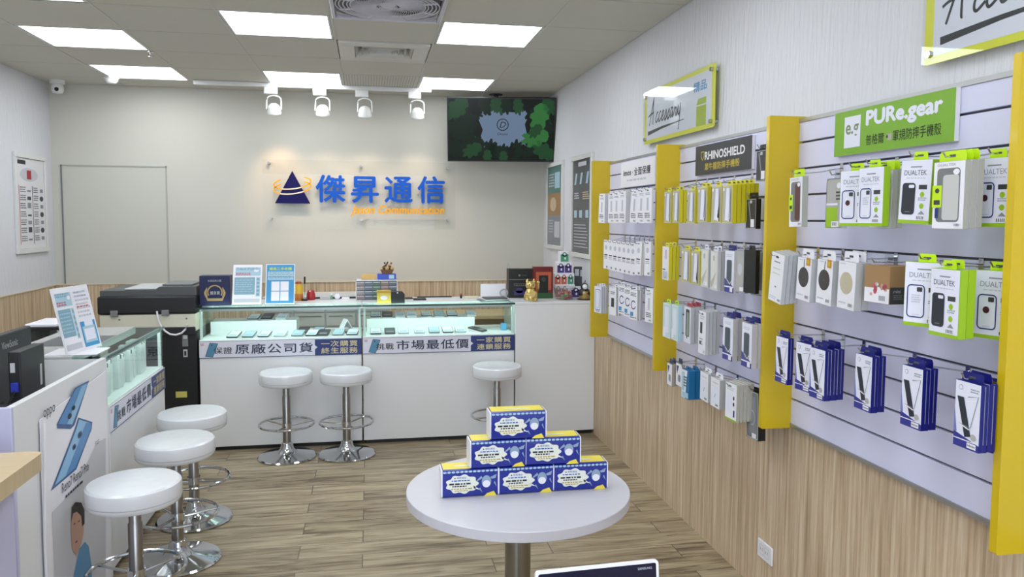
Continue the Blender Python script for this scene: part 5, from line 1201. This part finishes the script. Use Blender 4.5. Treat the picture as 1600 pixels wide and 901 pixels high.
def k_framecase(inner, brown=False):
    w, h, d = (.10, .163, .015) if not brown else (.085, .165, .020); t, f = pack_base(w, h, d, PWHITE, mat('inner_greige', '#a8a8a0', .5), LIMEB, .026, .85)
    f.rrect(w*.12, h*.10, w*.86, h*.90, .010, MGREY, 1); f.rrect(w*.32 if not brown else w*.45, h*.13, w*.83, h*.80 if not brown else h*.86, .008, inner, 2); f.ell(w*.74, h*.84, .010, .007, PWHITE, 3)
    f.rect(-.001, h*.32, w*.30, h*.65, LIMEB, 3); f.ell(w*.15, h*.57, w*.07, w*.06, DGREY, 4); f.rect(w*.05, h*.36, w*.25, h*.43, DGREY, 4); f.text('DUALTEK', w*.12, h*.93, .006, GINK, k=1, width=w*.6); barcode(f, w*.72, .005, .02, .010)
    if not brown: f.rect(w*.10, h*.16, w*.20, h*.31, BANNERBLUE, 4)
    return done(t, f)
def k_blister():
    w, h, d = .080, .155, .018; t, f = pack_base(w, h, d, CASEG, PVC, PVC, .026, .4)
    f.rect(0, 0, w*.7, h*.42, LIME, 1); f.rect(0, h*.46, w*.7, h*.50, PALE, 1); f.ell(w*.75, h*.85, w*.12, w*.12, PALE, 2); dashes(f, w*.6, h*.55, w*.85, h*.75, 3, DGREY, 2); f.rect(w*.38, h*.02, w*.8, h*.14, PWHITE, 3); barcode(f, w*.42, .006, .024, .014, 4)
    f.frame(.002, .002, w-.002, h-.002, .012, .002, MGREY, 2); return done(t, f)
def k_kraft():
    w, h, d = .100, .105, .085; t, f = pack_base(w, h, d, KRAFT, KRAFT, PVC, .035, .5)
    f.rect(.001, .001, w-.001, h*.40, PWHITE, 1); r = random.Random(2)
    for i in range(14): f.ell(w*r.uniform(.1, .9), h*r.uniform(.22, .5), r.uniform(.004, .009), r.uniform(.004, .01), (PINK, mat('blossom', '#d0a090', .5), PWHITE)[i % 3], 2, 8)
    barcode(f, w*.6, .006, .028, .018, 3); f.build('front_print', t)
    g_ = Face((0, -w/2-.0003, 0), (1, 0, 0), (0, 0, 1), .0004); g_.rect(.001, .001, d-.001, h*.45, DGREY, 1); g_.text('mini', d*.15, h*.30, .009, LGREY, k=2); dashes(g_, d*.15, h*.12, d*.5, h*.26, 3, MGREY, 2); g_.rect(d*.78, h*.08, d*.82, h*.38, MGREY, 2); g_.build('side_print', t); return t
def k_protector():
    w, h, d = .080, .160, .020; t, f = pack_base(w, h, d, PALE, BOXSIDE, BOXSIDE, .022, .82)
    DG = mat('violet_gradient', '#34348c', .35); f.poly([(0, 0), (w, 0), (w, h*.10), (0, h*.22)], DG, 1); f.poly([(0, h*.2), (w*.12, h*.22), (0, h*.6)], mat('violet_soft', '#7a7cc0', .4), 1)
    f.poly([(w*.10, h*.76), (w*.36, h*.76), (w*.68, h*.20), (w*.44, h*.17)], CASED, 2); f.line([(w*.52, h*.78), (w*.92, h*.82), (w*.66, h*.33), (w*.14, h*.36)], .0022, GINK, 3); f.line([(w*.14, h*.36), (w*.62, h*.30)], .003, PWHITE, 4)
    f.ell(w*.22, h*.90, w*.08, w*.08, GINK, 1); f.ell(w*.22, h*.90, w*.065, w*.065, PALE, 2); dashes(f, w*.6, h*.85, w*.92, h*.92, 2, GINK, 1); f.ell(w*.78, h*.20, w*.11, w*.10, CASEG, 3); f.rect(w*.55, h*.025, w*.9, h*.105, PWHITE, 3); dashes(f, w*.58, h*.04, w*.87, h*.09, 1, GINK, 4); f.rect(0, h*.115, w, h*.13, PWHITE, 2)
    f.build('front_print', t)
    g_ = Face((0, -w/2-.0003, 0), (1, 0, 0), (0, 0, 1), .0004); g_.rect(d*.5-.001, h*.12, d*.5+.001, h*.98, GINK, 1); g_.build('side_print', t); return t
def k_small():
    w, h, d = .070, .105, .014; t, f = pack_base(w, h, d, PWHITE, mat('side_taupe', '#a59c90', .5), mat('tab_navy', '#303a60', .4), .025, .6)
    f.poly([(w*.1, h*.9), (w*.5, h*.9), (w*.2, h*.5)], BANNERBLUE, 1); f.rect(w*.3, h*.2, w*.8, h*.5, LINK, 1); f.ell(w*.6, h*.35, .012, .018, GINK, 2); return done(t, f)
def k_teal():
    w, h, d = .075, .130, .030; t, f = pack_base(w, h, d, PWHITE, TEAL, TEAL, .016, .7)
    f.rect(w*.05, h*.25, w*.42, h*.92, PALEB, 1); f.poly([(w*.5, 0), (w, 0), (w, h), (w*.75, h)], TEAL, 1); f.rect(w*.1, h*.03, w*.9, h*.22, PALEB, 2); dashes(f, w*.3, h*.4, w*.7, h*.8, 4, DGREY, 2); return done(t, f)
def k_adapter():
    w, h, d = .090, .122, .036; t, f = pack_base(w, h, d, PWHITE, LGREY, PWHITE, .020, .8)
    f.rect(w*.14, h*.14, w*.86, h*.72, PALE, 1); f.rect(w*.14, h*.14, w*.86, h*.145, LINK, 2); f.rect(w*.14, h*.715, w*.86, h*.72, LINK, 2); dashes(f, w*.2, h*.80, w*.8, h*.88, 1, LINK, 1); f.line([(w*.46, h*.34), (w*.52, h*.42), (w*.55, h*.48)], .004, GINK, 2); f.rect(w*.55, .008, w*.85, .016, GINK, 1); return done(t, f)
def k_greenfoot():
    w, h, d = .088, .148, .012; t, f = pack_base(w, h, d, PWHITE, mat('side_warm', '#b4b0a4', .5), None); f.rect(0, 0, w, h*.05, LIME, 1); f.ell(w*.4, h-.012, .012, .004, DGREY, 1)
    f.rect(w*.15, h*.2, w*.55, h*.72, PALE, 1); f.ell(w*.75, h*.62, .006, .008, INK, 1); f.ell(w*.75, h*.46, .006, .008, INK, 1); f.rect(w*.72, h*.12, w*.85, h*.3, BANNERBLUE, 1); dashes(f, w*.15, h*.8, w*.8, h*.9, 2, LINK, 1); return done(t, f)
def k_clearlong():
    w, h, d = .090, .185, .030; t, f = pack_base(w, h, d, MGREY, BLACK, BLACK, .016, .9)
    f.frame(.003, .003, w-.003, h-.003, .012, .004, LGREY, 1); f.rrect(w*.15, h*.1, w*.8, h*.9, .012, mat('clear_shell', '#8f9196', .25), 1); f.ell(w*.5, h*.45, w*.22, h*.16, LINK, 2); f.ell(w*.5, h*.45, w*.19, h*.14, MATS['clear_shell'], 3); f.rect(w*.5, .006, w*.85, .024, PWHITE, 4); f.ell(w*.25, h*.72, .007, .014, INK, 3); return done(t, f)
KIND = {
 'slim': (k_slim, 'slim white pack with a dark hang slot'), 'narrow': (k_narrow, 'narrow white pack with one dark bar'), 'frame': (k_imosframe, 'white pack with a blue phone outline'), 'cable': (k_cable, 'white pack printed with a curled cable'),
 'darklabel': (k_darklabel, 'white pack with a dark square label'), 'yellow': (k_yellow, 'yellow-edged case pack with a pale window'), 'whiteyellow': (k_whiteyellow, 'white-fronted pack with yellow sides'), 'pale': (k_palecase, 'pale grey phone case pack'),
 'bluewhite': (k_bluewhite, 'violet and white pack picturing a dark phone'), 'grey': (k_grey, 'marbled grey case pack'), 'black': (k_black, 'plain black case pack'), 'dark': (k_darkcase, 'small dark pack with a black tab'),
 'mint': (k_mint, 'pale mint case pack with a green tab'), 'window': (k_window, 'windowed case pack with a red tab'), 'tall': (k_tallwhite, 'tall white pack with a dark picture'), 'plain': (k_plainwhite, 'plain white pack with thin green lines'),
 'chargerdark': (lambda: k_charger('dark'), 'white box picturing a round charcoal charging pad'), 'chargerbeige': (lambda: k_charger('beige'), 'white box picturing a round beige charging pad'),
 'gdot': (lambda: green_box('dot'), 'white and green case box with a dark dot'), 'gline': (lambda: green_box('line'), 'white and green case box with an outlined phone'), 'gblack': (lambda: green_box('black'), 'white and green case box picturing a black case'),
 'framecase': (lambda: k_framecase(mat('clear_inner', '#c4c4c2', .3)), 'white framed window box with a clear case'), 'browncase': (lambda: k_framecase(BROWN, True), 'white framed window box with a brown case'),
 'blister': (k_blister, 'clear blister pack with a green lower half'), 'kraft': (k_kraft, 'brown cardboard box with a blossom print'), 'protector': (k_protector, 'deep blue box picturing a phone and glass sheet'),
 'small': (k_small, 'small white pack with a navy corner'), 'teal': (k_teal, 'blue and white pack with deep blue sides'), 'adapter': (k_adapter, 'square white adapter box'), 'greenfoot': (k_greenfoot, 'white pack with a green foot'), 'clearlong': (k_clearlong, 'long grey clear-shell pack with black sides')}
SIZE = {'slim': (.075, .178, .010), 'narrow': (.060, .178, .010), 'frame': (.09, .165, .012), 'cable': (.08, .165, .014), 'darklabel': (.08, .165, .014), 'yellow': (.095, .150, .016), 'whiteyellow': (.095, .162, .016), 'pale': (.08, .165, .014), 'bluewhite': (.085, .168, .022),
 'grey': (.085, .165, .014), 'black': (.085, .165, .016), 'dark': (.08, .115, .02), 'mint': (.095, .168, .018), 'window': (.085, .165, .018), 'tall': (.085, .185, .014), 'plain': (.095, .172, .014), 'chargerdark': (.092, .142, .022), 'chargerbeige': (.092, .142, .022),
 'gdot': (.103, .165, .02), 'gline': (.103, .165, .02), 'gblack': (.103, .165, .02), 'framecase': (.10, .163, .015), 'browncase': (.085, .165, .02), 'blister': (.08, .155, .018), 'kraft': (.1, .105, .085), 'protector': (.08, .16, .02), 'small': (.07, .105, .014),
 'teal': (.075, .13, .03), 'adapter': (.09, .122, .036), 'greenfoot': (.088, .148, .012), 'clearlong': (.09, .185, .03)}
PROTO = {}
def new_pack(kind):
    if kind not in PROTO: PROTO[kind] = KIND[kind][0](); return PROTO[kind]
    return copy_tree(PROTO[kind])
HOOK = None
def hook(y, zg, x_tip, z_tip, label, grp):
    """wire peg clipped into a groove; its tip reaches out to x_tip"""
    t = thing('display_hook', label, 'hook', (SX, y, zg), group=grp)
    MB().box(-.0025, -.0002, -.008, .008, -.045, .004, CHROME).build('bracket', t)
    L = x_tip-SX; dz = z_tip-zg
    MB().tube([(-.002, 0, -.012), (L*.5, 0, (dz-.012)*.6), (L, 0, dz), (L-.008, 0, dz+.012)], .0022, CHROME, 6).build('wire', t)
# rows: bay, row name, groove height, entries (kind, xl, xr, yb, front X, packs behind, extra turn, roll)
rows = [
 ('far', 'top row', GZ[9], [('slim', 939, 953, 348, 1.42, 1, 0, .03), ('slim', 954, 962, 348, 1.41, 0, 0, 0), ('slim', 962, 971, 348, 1.41, 0, 0, 0), ('slim', 971, 981, 348, 1.41, 3, 0, 0), ('slim', 988, 999, 348, 1.41, 0, 0, .09), ('slim', 999, 1009, 348, 1.41, 1, 0, .06), ('slim', 1010, 1021, 348, 1.41, 0, 0, 0)]),
 ('far', 'second row', GZ[6], [('narrow', 946+i*6.9, 952.5+i*6.9, 419+i*1.7, 1.44, 0, 0, 0) for i in range(7)]+[('narrow', 995, 1006, 429, 1.41, 1, 0, .06), ('narrow', 1010, 1016, 430, 1.42, 0, 0, 0)]),
 ('far', 'third row', GZ[3], [('frame', 933, 943, 487, 1.41, 2, 0, 0), ('darklabel', 956, 965, 491, 1.41, 1, 0, 0), ('cable', 970, 979, 489, 1.43, 0, 0, 0), ('cable', 979, 988, 493, 1.43, 0, 0, 0), ('cable', 988, 999, 498, 1.43, 1, 0, 0), ('slim', 1012, 1020, 502, 1.44, 1, 0, 0)]),
 ('middle', 'top row', GZ[9], [('yellow', 1037, 1049, 348, 1.41, 0, 0, 0), ('yellow', 1049, 1063, 348, 1.40, 1, 0, 0), ('yellow', 1072, 1089, 349, 1.42, 0, 0, 0), ('yellow', 1090, 1104, 347, 1.41, 1, 0, 0), ('yellow', 1111, 1127, 348, 1.40, 0, 0, 0), ('yellow', 1127, 1145, 349, 1.385, 5, 0, 0)]),
 ('middle', 'second row', GZ[6], [('whiteyellow', 1033, 1049, 436, 1.40, 2, 0, 0), ('yellow', 1065, 1077, 439, 1.43, 0, 0, 0), ('yellow', 1079, 1093, 443, 1.43, 0, 0, 0), ('pale', 1094, 1107, 447, 1.43, 0, 0, 0), ('pale', 1108, 1124, 452, 1.42, 1, 0, 0), ('bluewhite', 1131, 1147, 455, 1.42, 0, 0, 0), ('grey', 1148, 1163, 455, 1.43, 0, 0, 0), ('black', 1163, 1178, 456, 1.43, 0, 0, 0), ('grey', 1178, 1190, 460, 1.48, 0, 0, 0)]),
 ('middle', 'third row', GZ[3], [('mint', 1036, 1047, 525, 1.42, 0, 0, 0), ('mint', 1047, 1063, 529, 1.405, 0, 0, 0), ('window', 1067, 1081, 533, 1.42, 2, 0, 0), ('tall', 1089, 1106, 550, 1.40, 3, 0, 0), ('bluewhite', 1129, 1144, 559, 1.40, 1, 0, 0), ('bluewhite', 1157, 1175, 570, 1.40, 1, 0, 0)]),
 ('middle', 'bottom row', GZ[0], [('small', 1041, 1053, 599, 1.42, 1, 0, 0), ('small', 1056, 1065, 600, 1.43, 0, 0, 0), ('teal', 1066, 1075, 619, 1.41, 1, 0, 0), ('adapter', 1092, 1108, 622, 1.40, 0, 0, 0), ('adapter', 1109, 1125, 632, 1.40, 0, 0, 0), ('greenfoot', 1134, 1149, 652, 1.39, 4, 0, 0), ('clearlong', 1167, 1184, 680, 1.455, 0, 0, -.04)]),
 ('near', 'top row', GZ[9], [('browncase', 1231, 1258, 354, 1.39, 0, 0, -.02), ('blister', 1292, 1313, 356, 1.43, 0, 0, 0), ('gdot', 1323, 1343, 353, 1.43, 0, 0, 0), ('gline', 1342, 1376, 353, 1.39, 0, 0, 0), ('framecase', 1357, 1394, 356, 1.425, 1, 0, 0), ('gblack', 1408, 1445, 349, 1.40, 0, 0, .04), ('framecase', 1457, 1503, 357, 1.38, 2, 0, 0), ('gdot', 1527, 1573, 354, 1.475, 0, 0, 0)]),
 ('near', 'second row', GZ[6], [('plain', 1198, 1225, 469, 1.39, 3, 0, .13), ('chargerdark', 1241, 1271, 467, 1.41, 0, 0, .06), ('chargerdark', 1272, 1303, 473, 1.41, 0, 0, .05), ('chargerbeige', 1305, 1343, 480, 1.39, 1, 0, .04), ('kraft', 1353, 1386, 470, 1.40, 0, 0, 0), ('gline', 1431, 1452, 506, 1.41, 0, 0, 0), ('gblack', 1448, 1514, 521, 1.37, 1, 0, 0), ('gdot', 1535, 1572, 525, 1.485, 0, 0, 0)]),
 ('near', 'third row', GZ[3], [('protector', 1211, 1230, 594, 1.40, 0, 0, 0), ('protector', 1245, 1263, 606, 1.415, 0, 0, 0), ('protector', 1265, 1287, 618, 1.395, 2, 0, 0), ('protector', 1333, 1362, 635, 1.39, 1, 0, 0), ('protector', 1406, 1440, 661, 1.39, 1, 0, 0), ('protector', 1489, 1530, 693, 1.39, 1, 0, 0), ('protector', 1550, 1580, 705, 1.49, 0, 0, 0)]),
]
far_word = {'far': 'white-sign panel', 'middle': 'black-sign panel', 'near': 'green-sign panel'}
for bay, rname, zg, ent in rows:
    n_ = len(ent)
    for i, (kind, xl, xr, yb, Xf, behind, turn, roll) in enumerate(ent):
        w_, h_, d_ = SIZE[kind]
        P1 = at(xl, yb, 'X', Xf); p1 = np.array(P1[:2]); dr = at(xr, yb, 'X', Xf)[:2]; dr = np.array(dr)/np.linalg.norm(dr)
        dot = float(dr@p1); perp2 = float(p1@p1)-dot*dot
        disc = w_*w_-perp2
        tt = dot-math.sqrt(disc) if disc > 0 else dot
        q = dr*tt; vec = q-p1; ang = math.atan2(-vec[0], -vec[1])      # 0 when the near edge lies straight towards the camera along the wall
        ang = max(-.05, min(.55, ang))+turn
        if bay == 'far': ang = max(ang, .22)
        far = p1; nr = p1+np.array([-math.sin(ang), -math.cos(ang)])*w_
        c_ = (far+nr)/2
        lim = {'far': 3.74, 'middle': 2.63, 'near': 1.527}[bay]+.014
        if nr[1] < lim and Xf > 1.437: c_ = c_+np.array([0, lim-nr[1]])
        # keep every pack clear of the wall
        depth = (behind+1)*(d_+.002)
        xback = max(far[0], c_[0])+depth*math.cos(ang)
        shift = min(0, SX-.006-xback)
        z = P1[2]
        place = '%s from left, %s, %s' % (ordw[i], rname, far_word[bay])
        grp = 'packs on the %s, %s' % (rname, far_word[bay])
        for b in range(behind+1):
            o = new_pack(kind); off = b*(d_+.0025)
            o.location = (c_[0]+shift+off*math.cos(ang), c_[1]-off*math.sin(ang), z+(.0015*b)); o.rotation_euler = (0, 0, 0)
            o.rotation_euler = (roll, 0, ang)
            if b == 0: relabel(o, KIND[kind][1]+', '+place, grp)
            else: relabel(o, ordw[b]+' pack back from the front one hung '+place, grp)
        ztip = z+h_+.010 if kind not in ('slim', 'narrow', 'tall', 'plain', 'greenfoot') else z+h_-.010
        ztip = max(ztip, zg-.07) if False else ztip
        hook(min(c_[1], 99), zg, c_[0]+shift-.012, ztip, 'wire hook of the pack '+place, 'wire hooks on the '+rname+', '+far_word[bay])
# two dark packs hanging by the third fin
for (xl, yb, l) in ((1181, 283, 'small dark pack high up, half hidden by the third yellow fin'), (1165, 357, 'small dark pack with clear front beside the yellow packs, near the third fin')):
    o = new_pack('dark'); XD = 1.475 if yb < 300 else 1.445; P1 = at(xl, yb, 'X', XD); o.location = (XD, P1[1]-.04, P1[2]); relabel(o, l, 'small dark packs beside the third fin')
    hook(P1[1]-.04, min(GZ, key=lambda z: abs(z-(P1[2]+.15))), XD-.012, P1[2]+.125, 'wire hook holding the '+('upper' if yb < 300 else 'lower')+' small dark pack beside the third fin', 'hooks of the small dark packs')
